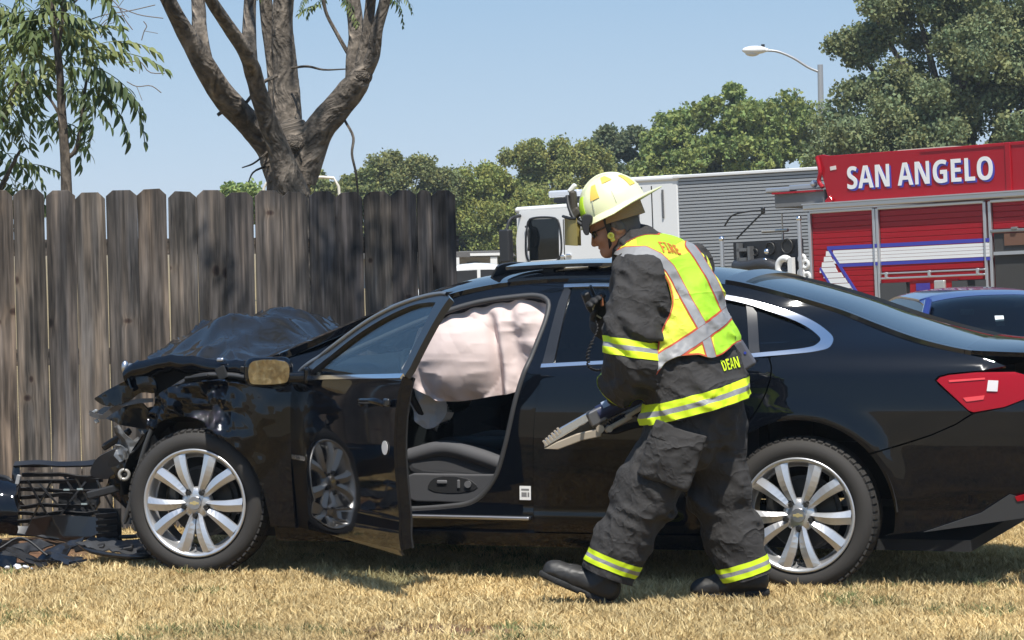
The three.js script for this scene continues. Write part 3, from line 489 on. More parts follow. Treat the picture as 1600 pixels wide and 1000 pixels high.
// --- buckled bonnet
const creaseH = (x, z) => .030 * Math.pow(1 - Math.abs(vn(x * 5.2 + 2.2 * z, z * 2.6 - x, 3)), 6) + .026 * Math.pow(1 - Math.abs(vn(x * 3.1 - 2.8 * z + 4, z * 3.3, 8)), 7) + .016 * (1 - Math.pow(Math.abs(Math.sin(3.1 * x * 2.2 + 2.0 * z + 1.2 * fbm(x * 3, z * 3, 1))), .7)) +  .045 * facet(x, z, 4.6, 6) + .024 * facet(x + .3 * z, z, 8.5, 3) - .062;
{
  const ridge = spl([[-.42, .94], [-.36, 1.03], [-.28, 1.085], [-.14, 1.152], [0, 1.186], [.14, 1.204], [.29, 1.19], [.42, 1.135], [.60, 1.09]]);
  const near = spl([[-.42, .93], [-.36, .975], [-.2, 1.0], [0, 1.005], [.2, 1.0], [.33, 1.005], [.46, 1.03], [.60, 1.055]]);
  const hood = (x, z) => { const t = sstep(.70, .10, z), far = sstep(-.2, -.78, z); let y = lerp(near(Math.max(x, -.42)), ridge(Math.max(-.42, x + .17 * (1 - Math.max(0, z) / .74))), t) - .10 * far + creaseH(x, z) * (.35 + .65 * sstep(.72, .55, z)); return y; };
  meshOf('bonnet', [gridSurf(60, 70, (u, w) => { const z = lerp(.74, -.76, w), xf = -.42 - .15 * (1 - Math.abs(z) / .76) + .10 * Math.pow(Math.abs(z), 3) + .03 * crumple(z, .3, 5, 1), x = lerp(xf, .58 - .16 * (1 - Math.pow(Math.abs(z) / .76, 2)) * 1.0, u); return [x, hood(x, z), z]; }, .012)], phys([.010, .0095, .009], .5, { specularIntensity: .2, clearcoat: 1, clearcoatRoughness: .06, ...two }), car);
  // folded side flange below its edge
  meshOf('bonnet_flange', [gridSurf(40, 6, (u, w) => { const x = lerp(-.405, .46, u), y = near(x) + creaseH(x, .74) * .35 - w * (.075 + .012 * crumple(x, 0, 6, 3)); return [x, y, .742 + .028 * Math.sin(w * 3.1) - .02 * w + .008 * crumple(x, w, 5, 7)]; }, .006)], M.paint, car);
  meshOf('bonnet_front_fold', [gridSurf(24, 10, (u, w) => { const z = lerp(.76, -.6, u), x = -.40 - .14 * (1 - Math.abs(z) / .76) + .10 * Math.pow(Math.abs(z), 3) - .035 * Math.sin(w * 2.6) + .02 * crumple(z, w, 5, 4); return [x, .955 - .13 * w + .02 * crumple(z, w, 4, 9), z]; }, .008)], M.paint, car);
  meshOf('lamp_bracket', [new THREE.SphereGeometry(.026, 14, 10).scale(.7, 1.2, .8).translate(-.425, .945, .70), bar([-.42, .90, .68], [-.40, .96, .68], .014)], M.satin, car);
  meshOf('bonnet_stop', [rbx(.035, .02, .02, .008, .09, .985, .775)], M.satin, car);
}
// --- crumpled driver-side wing
{
  const top = curve2([[.505, .888], [.44, .862], [.33, .868], [.24, .882], [.12, .895], [.0, .885], [-.10, .868], [-.17, .83], [-.235, .76], [-.255, .70], [-.237, .652]], 4);
  const arch = curve2([[-.237, .652], [-.17, .70], [-.085, .727], [0, .722], [.064, .692], [.16, .635], [.255, .554], [.31, .485], [.345, .40], [.365, .30], [.372, .232]], 4);
  const wing = (x, y) => { const k = sstep(.40, .02, x); return [x, y, zs(x, y) + .008 - .045 * k * k + .055 * k * facet(x, y, 8, 4) + .046 * k * k * facet(x + .13 * y, y, 18, 8) + .016 * k * k * facet(x, y, 34, 3) + .012 * k * crumple(x, y, 5, 4) + .010 * sstep(.5, .3, x) * crumple(x, y, 3.5, 2)]; };
  meshOf('front_wing', panel([...top, ...arch.slice(1), [.492, .232], [.488, .5], [.498, .80]], wing, { cell: .014, thick: .008 }), M.paint, car);
  meshOf('front_wing', mirrorZ(panel([[.505, .888], [.1, .92], [-.3, .87], [-.35, .6], ...arc(0, .335, .41, 140, 0, 12), [.492, .232], [.498, .8]], (x, y) => [x, y, zs(x, y) + .03 * crumple(x, y, 4, 5)], { cell: .05, thick: .01 })), M.paint, car);
  // inner structure showing in the gap: dark strut tower, torn edge, brackets
  meshOf('engine_bay', [bx(.7, .26, 1.2, .05, .82, .05), bx(.5, .3, .7, -.12, .66, .1)], M.dark, car);
  meshOf('wing_rail', [tube([[-.22, .80, .80], [-.05, .90, .78], [.12, .915, .775], [.28, .895, .79], [.44, .875, .83]], .014, 30, 8)], std([.10, .095, .09], .4, { metalness: .7 }), car);
  meshOf('wing_clip', [rbx(.15, .03, .012, .005, .27, .93, .79, .2, 0, -.2), rbx(.05, .06, .01, .004, .10, .925, .785, 0, 0, .4), rbx(.12, .02, .02, .005, -.02, .905, .80, .5, 0, .15)], M.darkMetal, car);
}
// --- torn front end still hanging on the car
{
  const bent = (name, poly, z0, tilt, amp, f, mat, th = .006, cell = .012, parent = car) => meshOf(name, panel(poly, (x, y) => [x, y, z0 + tilt[0] * (x + .4) + tilt[1] * (y - .6) + amp * facet(x, y, f, Math.round(z0 * 70)) + amp * .4 * facet(x, y, f * 2.3, 7)], { cell, thick: th }), mat, parent);
  const torn = phys([.016, .016, .017], .4, { specularIntensity: .5, clearcoat: .8, clearcoatRoughness: .1, ...two });
  bent('bumper_cover', smoothPoly([[-.563, .812], [-.503, .843], [-.414, .882], [-.358, .901], [-.266, .901], [-.24, .872], [-.248, .83], [-.326, .829], [-.405, .786], [-.497, .762], [-.56, .775], [-.59, .795]], 3), .70, [.1, .12], .022, 7, M.paint, .014);
  bent('bumper_skin', [[-.639, .725], [-.582, .753], [-.45, .76], [-.358, .785], [-.319, .743], [-.307, .659], [-.347, .592], [-.406, .658], [-.484, .675], [-.55, .695], [-.59, .704]], .64, [.2, .15], .035, 8, torn, .008);
  meshOf('trim_strip', panel([[-.607, .742], [-.57, .728], [-.539, .722], [-.50, .752], [-.43, .788], [-.34, .800], [-.29, .80], [-.29, .782], [-.35, .778], [-.42, .765], [-.485, .732], [-.53, .700], [-.56, .702], [-.605, .716]], (x, y) => [x, y, .69 + .03 * facet(x, y, 9, 2)], { cell: .012, thick: .01 }), std([.10, .10, .105], .35, { metalness: .4, ...two }), car);
  meshOf('trim_tip', [rbx(.045, .016, .02, .006, -.59, .732, .70, 0, 0, .5), rbx(.02, .02, .012, .004, -.575, .690, .70, 0, 0, .5)], std([.34, .35, .35], .4, { metalness: .4 }), car);
  // shattered headlamp
  const hl = part('headlamp', car);
  bent('lamp_housing', [[-.475, .665], [-.448, .677], [-.397, .624], [-.351, .60], [-.325, .619], [-.311, .655], [-.292, .631], [-.352, .559], [-.398, .522], [-.437, .533], [-.476, .581]], .73, [.2, -.1], .045, 13, std([.08, .08, .078], .45, two), .01, .01, hl);
  bent('lamp_shard', [[-.46, .582], [-.388, .571], [-.382, .524], [-.435, .505], [-.467, .534]], .765, [.2, 0], .03, 14, phys([.13, .135, .14], .35, { clearcoat: .6, ...two }), .008, .01, hl);
  bent('lamp_bezel', [[-.37, .62], [-.30, .60], [-.33, .545], [-.40, .50], [-.42, .56]], .70, [0, 0], .04, 12, M.plastic, .008, .01, hl);
  meshOf('lamp_ring', new THREE.TorusGeometry(.022, .009, 8, 20).rotateY(.3).translate(-.407, .447, .765), std([.42, .40, .36], .35, { metalness: .4 }), hl);
  meshOf('lamp_bulb', new THREE.SphereGeometry(.012, 10, 8).translate(-.407, .447, .76), M.dark, hl);
  // bumper pieces folded under it
  bent('bumper_beam', smoothPoly([[-.675, .425], [-.631, .498], [-.548, .541], [-.475, .56], [-.469, .50], [-.51, .445], [-.582, .408]], 3), .68, [.15, .5], .022, 8, std([.06, .066, .075], .35, two), .02);
  bent('bumper_corner', [[-.604, .363], [-.563, .418], [-.514, .442], [-.458, .425], [-.413, .384], [-.402, .271], [-.435, .216], [-.474, .251], [-.532, .304]], .73, [.25, .5], .035, 9, M.paint, .012);
  bent('bumper_corner', [[-.52, .47], [-.43, .50], [-.37, .46], [-.36, .38], [-.40, .33], [-.47, .40]], .68, [.1, .2], .035, 9, torn, .01);
  meshOf('arch_strip', [tube([[-.240, .665, .82], [-.276, .577, .82], [-.317, .458, .815], [-.351, .338, .81], [-.391, .23, .80]], .012, 24, 8)], std([.05, .05, .05], .5), car);
  bent('arch_liner_flap', [[-.235, .64], [-.215, .60], [-.30, .40], [-.36, .22], [-.395, .22], [-.33, .44], [-.28, .58]], .80, [0, 0], .012, 9, M.plastic, .008);
  meshOf('bracket', rbx(.16, .03, .04, .008, -.52, .60, .60, .3, .2, .5), M.darkMetal, car); meshOf('bracket', rbx(.2, .035, .03, .01, -.40, .50, .62, .2, 0, -.9), M.darkMetal, car); meshOf('bracket', rbx(.24, .04, .05, .01, -.56, .36, .58, 0, .2, .25), M.plastic, car);
  meshOf('radiator_remains', [bx(.10, .42, 1.1, -.30, .55, 0, 0, 0, .2), bx(.25, .12, 1.0, -.36, .33, -.05), bx(.2, .5, .6, -.2, .5, .2)], M.darkMetal, car);
}
// --- open driver's door
{
  const hx = .50, hz = .87, al = R(45);
  const door = part('driver_door', car); door.position.set(hx, 0, hz); door.rotation.y = -al;
  const off = ([x, y, z]) => [x - hx, y, z - hz];
  const ds = (x, y) => off(side(x, y)), inn = d => (x, y) => { const p = side(x, y); return off([p[0], p[1], p[2] - d]); };
  const skin = [...curve2([[.507, .87], [.505, .6], [.503, .232]], 3), [.9, .230], [1.3, .226], [1.626, .222], ...curve2([[1.632, .45], [1.636, .635], [1.648, .777], [1.670, .962]], 3), [1.2, .935], [.60, .905], [.545, .897]];
  meshOf('door_skin', panel(skin, ds, { cell: .03, thick: .012 }), M.paint, door);
  meshOf('door_trim', panel(skin.map(([x, y]) => [lerp(1.08, x, .985), lerp(.56, y, .985)]), inn(.055), { cell: .06, thick: .012 }), M.plastic, door);
  meshOf('door_shell', panel(densify(skin, .05).map(([x, y]) => [lerp(1.08, x, .997), lerp(.56, y, .997)]), inn(.014), { cell: .1, thick: .042, back: true }), M.paint, door);
  const A = curve2([[.57, .925], [.65, .985], [.85, 1.085], [1.05, 1.178], [1.25, 1.246], [1.45, 1.288], [1.60, 1.305], [1.668, 1.304]], 4), B = curve2([[.705, .935], [.73, .965], [.88, 1.055], [1.06, 1.142], [1.25, 1.212], [1.42, 1.255], [1.555, 1.268]], 4);
  const frame = [...A, [1.712, 1.29], [1.673, .966], [1.610, .959], [1.626, 1.16], [1.612, 1.268], ...B.reverse(), [.705, .918], [.60, .908]];
  meshOf('window_frame', panel(frame, inn(.002), { cell: .03, thick: .03 }), M.gloss, door);
  meshOf('frame_edge', [new THREE.TubeGeometry(new THREE.CatmullRomCurve3(A.map(([x, y]) => V(...ds(x, y)))), 50, .010, 6)], std([.25, .26, .27], .3, { metalness: .6 }), door);
  const gl = panel([[.71, .93], [1.614, .952], [1.630, 1.16], [1.612, 1.271], ...curve2([[.74, .975], [.88, 1.06], [1.06, 1.147], [1.25, 1.217], [1.42, 1.26], [1.56, 1.273]], 3).reverse()], inn(.02), { cell: .06, thick: .005 });
  meshOf('door_glass', gl, M.glass, door);
  meshOf('belt_chrome', panel([[.66, .908], [1.665, .955], [1.667, .974], [.66, .926]], (x, y) => off([x, y, zs(x, y) + .010]), { cell: .05, thick: .014 }), M.chrome, door);
  const hd = meshOf('door_handle', [tube([[1.34, .832, .925], [1.38, .845, .95], [1.46, .85, .955], [1.55, .853, .95], [1.58, .842, .925]].map(off), .014, 20, 8)], M.paint, door);
  meshOf('lock_cylinder', [rbx(.05, .035, .02, .01, ...off([1.60, .85, .925]))], M.gloss, hd);
  meshOf('round_sticker', [new THREE.CylinderGeometry(.030, .030, .002, 28).rotateX(Math.PI / 2).translate(...off([1.555, .655, zs(1.555, .655) + .004]))], std([.62, .60, .57], .6), door);
  meshOf('lower_trim', panel([[.66, .240], [1.1, .236], [1.56, .228], [1.56, .190], [1.40, .20], [.95, .22]], (x, y) => off([x, y, zs(x, y) - .012 - .35 * (.23 - y)]), { cell: .05, thick: .012 }), std([.09, .075, .05], .35, two), door);
  meshOf('hinge', [rbx(.07, .05, .04, .01, ...off([.50, .42, .80])), rbx(.07, .05, .04, .01, ...off([.50, .74, .80])), bar(off([.50, .60, .80]), off([.62, .60, .80]), .012)], M.darkMetal, door);
  // name in chrome letters low at the front of the door
  const tg = text('MALIBU', .020, .003); const w = tg.boundingBox.max.x; tg.scale(.15 / w, 1, 1);
  meshOf('name_badge', tg.translate(...off([.535, .545, zs(.6, .55) + .004])), M.chrome, door);
  // mirror
  const mr = part('door_mirror', door); mr.position.set(...off([.60, .945, .88])); mr.rotation.y = -.34;
  meshOf('mirror_housing', [rbx(.10, .135, .22, .045, .035, .0, .155, 0, .06, 0)], M.paint, mr);
  meshOf('mirror_arm', [rbx(.09, .05, .12, .02, .03, -.025, .02), rbx(.10, .075, .03, .015, .06, -.015, -.015)], M.paint, mr);
  meshOf('mirror_glass', [extr(smoothPoly([[-.085, -.045], [-.09, .03], [-.07, .052], [.07, .05], [.088, .03], [.082, -.04], [.06, -.05], [-.07, -.052]], 3), .004, 0, 0).rotateY(Math.PI / 2).rotateZ(-.16).rotateY(-.06).translate(.094, 0, .155)], std([.9, .9, .9], .03, { metalness: 1 }), mr);
}
// ---------------------------------------------------------------- weathered picket fence
{
  const knots = []; for (let i = 0; i < 20; i++) knots.push([rnd(), rnd(), rr(.009, .020), rr(.005, .011)]);
  const woodFn = (u, v) => { // u across (1 tile = 1.2 m), v along (1 tile = 2 m)
    let du = 0, ring = 0, core = 0;
    for (const [a, b, ru, rv] of knots) { let x = u - a, y = v - b; x -= Math.round(x); y -= Math.round(y); const q = (x / ru) ** 2 + (y / (rv * 1.3)) ** 2; if (q < 16) { du += .012 * Math.sign(x) * Math.exp(-q / 4); ring += Math.exp(-q / 5); if (q < 1.4) core = Math.max(core, 1 - q / 1.4); } }
    const g = .5 * tn2(u + du, v, 44, 4, 21) + .5 * tn2(u + du * .7, v, 110, 7, 22), big = tn2(u, v, 9, 7, 23), streak = tn2(u, v, 34, 4, 24);
    return { g, ring, core, big, streak };
  };
  const cTex = tex(1024, 1024, (u, v) => { const w = woodFn(u, v); const stain = sstep(.50, .72, tn2(u, v, 14, 5, 27)) * sstep(.35, .6, tn2(u, v, 60, 8, 28)); let k = .37 + .62 * (w.g - .5) + .26 * (w.big - .5) - .11 * stain - .07 * w.ring * w.g; const warm = clamp(.45 + 1.1 * (w.streak - .5) + .35 * w.ring, 0, 1), st = sstep(.58, .78, w.streak) * .09; k += st; k -= .20 * w.core; k += .05 * w.ring * (1 - w.core) - .05 * (tn2(u, v, 256, 40, 29) - .5); return [k * lerp(1.02, 1.13, warm) + .04 * w.core, k * lerp(1.0, 1.01, warm), k * lerp(.99, .88, warm)]; });
  const bTex = tex(512, 1024, (u, v) => { const w = woodFn(u, v), k = .3 + .7 * w.g - .2 * w.core; return [k, k, k]; }, false);
  const tones = [[.92, .88, .84], [.70, .69, .70], [1.12, 1.0, .90], [.58, .58, .62], [.80, .78, .79], [.46, .46, .51], [.38, .39, .44]].map(c => { const q = .78; return std([c[0] * q, c[1] * q, c[2] * q], .95, { map: cTex, bumpMap: bTex, bumpScale: .004 }); });
  const railMat = tones[1];
  const A = V(-2.575, 0, -2.313), B = V(-.292, 0, -2.912), dir = B.clone().sub(A), len = dir.length(), yaw = Math.atan2(-dir.z, dir.x);
  const fence = thing('picket_fence', 'weathered grey brown wooden picket fence with dog-ear tops behind the crashed sedan', 'fence', [A.x, gy(A.x), A.z], yaw);
  // picket edges along the run, in metres, left to right
  const px = [[-76, -30], [-28, 19], [21, 67], [69, 113], [115, 160], [162, 208], [210, 254], [256, 298], [300, 343], [345, 388], [390, 432], [434, 474], [476, 517], [519, 561], [563, 605], [607, 647], [649, 671], [673, 711]];
  const tone = [0, 2, 0, 4, 0, 1, 2, 0, 1, 3, 4, 1, 3, 5, 0, 5, 3, 6], more = []; for (let i = 1; i < 9; i++) more.push([-76 - 48 * i, -31 - 48 * i]);
  [...px, ...more].forEach(([a, b], i) => {
    const x0 = (a - 20.3 + rr(-.5, .5)) / 691 * len, x1 = (b - 19.7 + rr(-.5, .5)) / 691 * len, w = x1 - x0, top = 1.806 - .047 * (x0 / len) + rr(-.008, .008) + (i === 1 ? .0 : 0) + .0117 * clamp(x0, 0, 3) - .01 * (i === 4 ? 1 : 0), e = Math.min(.035, w * .28), n = 10, th = .017;
    const poly = [[0, .03], [w, .03]]; for (let k = 1; k < n; k++) poly.push([w + .0018 * vn(i * 7.1, k * .9), lerp(.03, top - e * .9, k / n)]);
    poly.push([w, top - e * .9], [w - e, top + rr(-.003, .003)], [e, top + rr(-.003, .003)], [0, top - e * .9]); for (let k = n - 1; k > 0; k--) poly.push([.0018 * vn(i * 3.3 + 50, k * .9), lerp(.03, top - e * .9, k / n)]);
    const g = extr(poly, th, 0, .002); const p = g.attributes.position, uv = g.attributes.uv, ou = rnd(), ov = rnd();
    const cup = rr(-.004, .004), tw = rr(-.006, .006); for (let k = 0; k < p.count; k++) { const t = p.getX(k) / w - .5; p.setZ(k, p.getZ(k) + cup * (1 - 4 * t * t) + tw * t * p.getY(k) + .006 * vn(p.getY(k) * 1.2, i * 5)); uv.setXY(k, p.getX(k) / 1.2 + ou, p.getY(k) / 2 + ov); }
    g.computeVertexNormals();
    const lo = (.0117 * -1) * x0 * Math.cos(yaw);
    meshOf('picket', g, tones[tone[i] ?? i % 5], fence, [x0, lo, rr(-.003, .003)], [0, 0, rr(-.0035, .0035)]);
  });
  for (const y of [.32, .95, 1.52]) { const g = bx(len + 3.8, .085, .038, len / 2 - 1.9, y - .0117 * 1.2, -.03); meshOf('rail', g, railMat, fence, null, [0, 0, -.0117]); }
  for (const x of [-2.4, -.12, len - .06]) meshOf('post', bx(.09, 1.7, .09, x, .85, -.10), railMat, fence);
}
// ---------------------------------------------------------------- trees
const barkT = tex(256, 512, (u, v) => { const r = 1 - Math.abs(2 * tn2(u + .03 * Math.sin(v * 18.85), v, 22, 6, 31) - 1), f = tn(u, v, 40, 32), b = tn(u, v, 4, 33); const k = .44 + .28 * (.55 - r) + .26 * (f - .5) + .2 * (b - .5); return [k * 1.06, k * .985, k * .90]; });
const barkB = tex(256, 512, (u, v) => { const r = 1 - Math.abs(2 * tn2(u + .03 * Math.sin(v * 18.85), v, 22, 6, 31) - 1), f = tn(u, v, 40, 32), k = clamp(.8 - .7 * r + .35 * f, 0, 1); return [k, k, k]; }, false);
const bark = std([.95, .93, .90], .95, { map: barkT, bumpMap: barkB, bumpScale: .03 }), twigBark = bark;
const leafM = (r, g, b) => phys([r, g, b], .55, { transmission: .22, thickness: 0, ...two, specularIntensity: .6 });
function leafletGeo(L, W, droop, fold = .25) { // one pointed leaflet along +x, folded on its midrib
  const P = [], I = [], N = 4; for (let i = 0; i <= N; i++) { const t = i / N, w = W * Math.sin(Math.PI * Math.pow(t, .75)) * (i === N ? 0 : 1), y = -droop * L * t * t; P.push([L * t, y + fold * w, -w], [L * t, y, 0], [L * t, y + fold * w, w]); }
  for (let i = 0; i < N; i++) for (let j = 0; j < 2; j++) { const a = i * 3 + j, b = a + 3; I.push(a, a + 1, b, b, a + 1, b + 1); }
  const g = new THREE.BufferGeometry(); g.setAttribute('position', new THREE.Float32BufferAttribute(P.flat(), 3)); g.setIndex(I); g.computeVertexNormals(); return g;
}
function frondGeo(len, pairs, ll, arch) { // pinnate leaf along +x, arching down
  const out = [], stem = []; const at = t => V(len * t * (1 - .12 * t), arch * len * (.45 * t - t * t), .02 * Math.sin(t * 5));
  for (let i = 0; i <= 8; i++) { const p = at(i / 8); stem.push([p.x, p.y, p.z]); }
  out.push(tube(stem, .0028, 8, 4));
  for (let i = 0; i < pairs; i++) for (const s of [-1, 1]) {
    const t = .16 + .82 * i / (pairs - 1), p = at(t), g = leafletGeo(ll * rr(.8, 1.12) * (1 - .35 * Math.pow(t, 3)), .0118 * rr(.85, 1.15) * ll / .1, rr(.1, .5));
    g.rotateX(s * rr(-.2, .5)); g.rotateZ(-rr(.2, .95)); g.rotateY(-s * rr(1.05, 1.4) * (1 - .35 * t)); g.translate(p.x, p.y, p.z); out.push(g);
  }
  return merge(out);
}
const frondG = Array.from({ length: 7 }, (_, i) => frondGeo(rr(.42, .58), 8 + i % 3, rr(.11, .14), rr(.35, .9)));
const leafMats = [leafM(.10, .14, .045), leafM(.15, .19, .06), leafM(.075, .11, .04), leafM(.22, .25, .085)];
function frond(parent, x, y, z, az, el, sc, m) { const o = meshOf('leaf', frondG[Math.floor(rnd() * 7)], leafMats[m ?? Math.floor(rnd() * 4)], parent, [x, y, z]); o.rotation.set(0, az, el, 'YZX'); o.scale.setScalar(sc); return o; }
{ // tree standing behind the fence: stout trunk forking into heavy limbs
  const t = thing('forked_tree', 'large bare-limbed tree with a stout forked trunk rising behind the picket fence', 'tree', [-1.32, gy(-1.32), -4.9]);
  const off = l => l.map(([x, y, z, r]) => [x + 1.32, y - gy(-1.32), z + 4.9, r]);
  const limbs = [
    [[-1.33, -.05, -4.89, .25], [-1.33, .4, -4.89, .19], [-1.326, .82, -4.888, .17], [-1.318, 1.357, -4.902, .154], [-1.318, 1.703, -4.911, .138], [-1.318, 1.914, -4.917, .131], [-1.291, 2.079, -4.921, .15], [-1.274, 2.182, -4.924, .115], [-1.27, 2.25, -4.93, .05]],
    [[-1.363, 1.90, -4.918, .10], [-1.429, 2.097, -4.922, .092], [-1.541, 2.223, -4.825, .0764], [-1.673, 2.388, -4.63, .0718], [-1.771, 2.569, -4.434, .0636], [-1.847, 2.721, -4.338, .0521], [-1.93, 2.906, -4.143, .0442], [-2.013, 3.166, -3.95, .0364], [-2.09, 3.546, -3.76, .0252], [-2.147, 3.953, -3.571, .0142]],
    [[-1.759, 2.58, -4.486, .0413], [-1.796, 2.744, -4.539, .0451], [-1.81, 2.883, -4.643, .0416], [-1.834, 3.118, -4.749, .038], [-1.866, 3.596, -4.962, .0269], [-1.895, 4.057, -4.974, .0154]],
    [[-1.293, 1.80, -4.766, .10], [-1.372, 2.112, -4.672, .0644], [-1.436, 2.306, -4.577, .0565], [-1.484, 2.507, -4.433, .0524], [-1.514, 2.627, -4.236, .0444], [-1.604, 2.782, -4.04, .0366], [-1.696, 2.962, -3.745, .0324], [-1.819, 3.286, -3.353, .0246], [-1.871, 3.729, -2.965, .0138], [-1.6, 4.6, -2.3, .01]],
    [[-1.49, 2.52, -4.385, .041], [-1.501, 2.75, -4.439, .0411], [-1.498, 2.944, -4.544, .0376], [-1.479, 3.273, -4.453, .0299], [-1.41, 3.858, -4.0, .0149], [-1.2, 4.7, -3.1, .01]],
    [[-1.321, 2.05, -5.0, .0849], [-1.33, 2.362, -5.079, .0851], [-1.341, 2.597, -5.135, .0737], [-1.351, 2.83, -5.141, .066], [-1.339, 3.063, -5.148, .0621], [-1.314, 3.489, -5.159, .0427], [-1.273, 4.148, -4.9, .0194], [-1.1, 4.9, -3.8, .012]],
    [[-1.41, 2.20, -5.126, .0349], [-1.423, 2.563, -5.184, .035], [-1.445, 2.8, -5.241, .0429], [-1.463, 3.034, -5.247, .0429], [-1.501, 3.473, -5.359, .0314], [-1.521, 4.023, -5.373, .0157]],
    [[-1.255, 1.9, -4.918, .11], [-1.156, 2.14, -4.873, .0957], [-1.044, 2.277, -4.827, .0879], [-.931, 2.41, -4.78, .08], [-.878, 2.475, -4.745, .072], [-.852, 2.55, -4.73, .052], [-.85, 2.62, -4.72, .02]],
    [[-.92, 2.40, -4.75, .046], [-.908, 2.588, -4.785, .0495], [-.896, 2.744, -4.839, .0458], [-.912, 2.942, -4.944, .0461], [-.934, 3.192, -4.951, .0384], [-.989, 3.831, -5.168, .0194]],
    [[-.91, 2.40, -4.75, .04], [-.85, 2.50, -4.735, .046], [-.789, 2.618, -4.686, .0417], [-.758, 2.766, -4.64, .034], [-.709, 2.935, -4.644, .034], [-.639, 3.19, -4.551, .0301], [-.495, 3.74, -4.165, .0147], [-.3, 4.6, -3.2, .01]],
    [[-.90, 2.42, -4.74, .036], [-.848, 2.641, -4.736, .0342], [-.818, 2.793, -4.74, .0342], [-.796, 2.963, -4.745, .0304], [-.755, 3.37, -4.456, .0224], [-.677, 3.855, -4.168, .011], [-.7, 4.7, -3.0, .008]],
    [[-1.289, 2.562, -4.934, .0077], [-1.183, 2.563, -4.834, .0076], [-1.095, 2.542, -4.834, .0061], [-.962, 2.543, -4.834, .0038]],
    [[-.975, 2.24, -4.83, .0084], [-.919, 2.13, -4.723, .0084], [-.927, 2.034, -4.67, .0076], [-.904, 1.919, -4.617, .0076], [-.892, 1.767, -4.613, .0057]],
    [[-.93, 2.61, -4.83, .0153], [-1.014, 2.765, -4.84, .013], [-1.076, 2.9, -4.843, .0115], [-1.084, 3.072, -4.848, .0115]],
    [[-1.375, 2.513, -4.833, .0115], [-1.452, 2.464, -4.732, .0114], [-1.541, 2.348, -4.628, .0113]],
    [[-1.66, 2.325, -4.72, .0152], [-1.722, 2.28, -4.727, .0114]],
    [[-1.44, 2.06, -4.85, .0076], [-1.519, 1.987, -4.719, .0061], [-1.584, 1.965, -4.718, .0038]],
    [[-1.43, 1.98, -4.85, .0076], [-1.52, 1.934, -4.717, .0061], [-1.548, 1.877, -4.716, .0038]]];
  limbs.forEach((l, i) => meshOf(i ? (i > 10 ? 'twig' : 'limb') : 'trunk', limb(off(l), i > 10 ? 4 : 7, i > 10 ? 6 : 16, i > 10 ? 0 : .22, i * 3.7), i > 10 ? twigBark : bark, t));
  meshOf('fork_knot', [new THREE.IcosahedronGeometry(.068, 4).scale(1, .9, 1).translate(.455, 2.495 - gy(-1.32), .165)], bark, t);
  meshOf('fork_burl', [new THREE.IcosahedronGeometry(.075, 4).scale(1.1, .8, .8).translate(.02, 2.10 - gy(-1.32), .10)], bark, t);
  // leafy crown above; leans over the fence towards the lawn
  const cl = part('crown', t), ends = limbs.slice(1, 11);
  for (let i = 0; i < 105; i++) { const x = rr(.3, 2.1), y = rr(4.3, 5.9), z = rr(2.0, 4.6); frond(cl, x, y, z, rr(0, 6.28), rr(-.3, .6), rr(.9, 1.5)); }
  for (const [x, y, z, az] of [[.24, 2.93, .06, 3.5], [.26, 2.98, .06, 2.6], [.30, 3.0, .05, .3], [.62, 2.96, .25, .2], [.66, 2.99, .25, -.6], [.60, 3.0, .2, 1.0], [-.08, 2.985, .4, 2.4], [.2, 3.02, .1, 4.0], [.34, 2.97, 0, 5.5]]) frond(cl, x, y - gy(-1.32) - .0, z, az, rr(-.7, 0), .42);
}
const sapling = (name, label, x0, z0) => thing(name, label, 'tree', [x0, gy(x0), z0]);
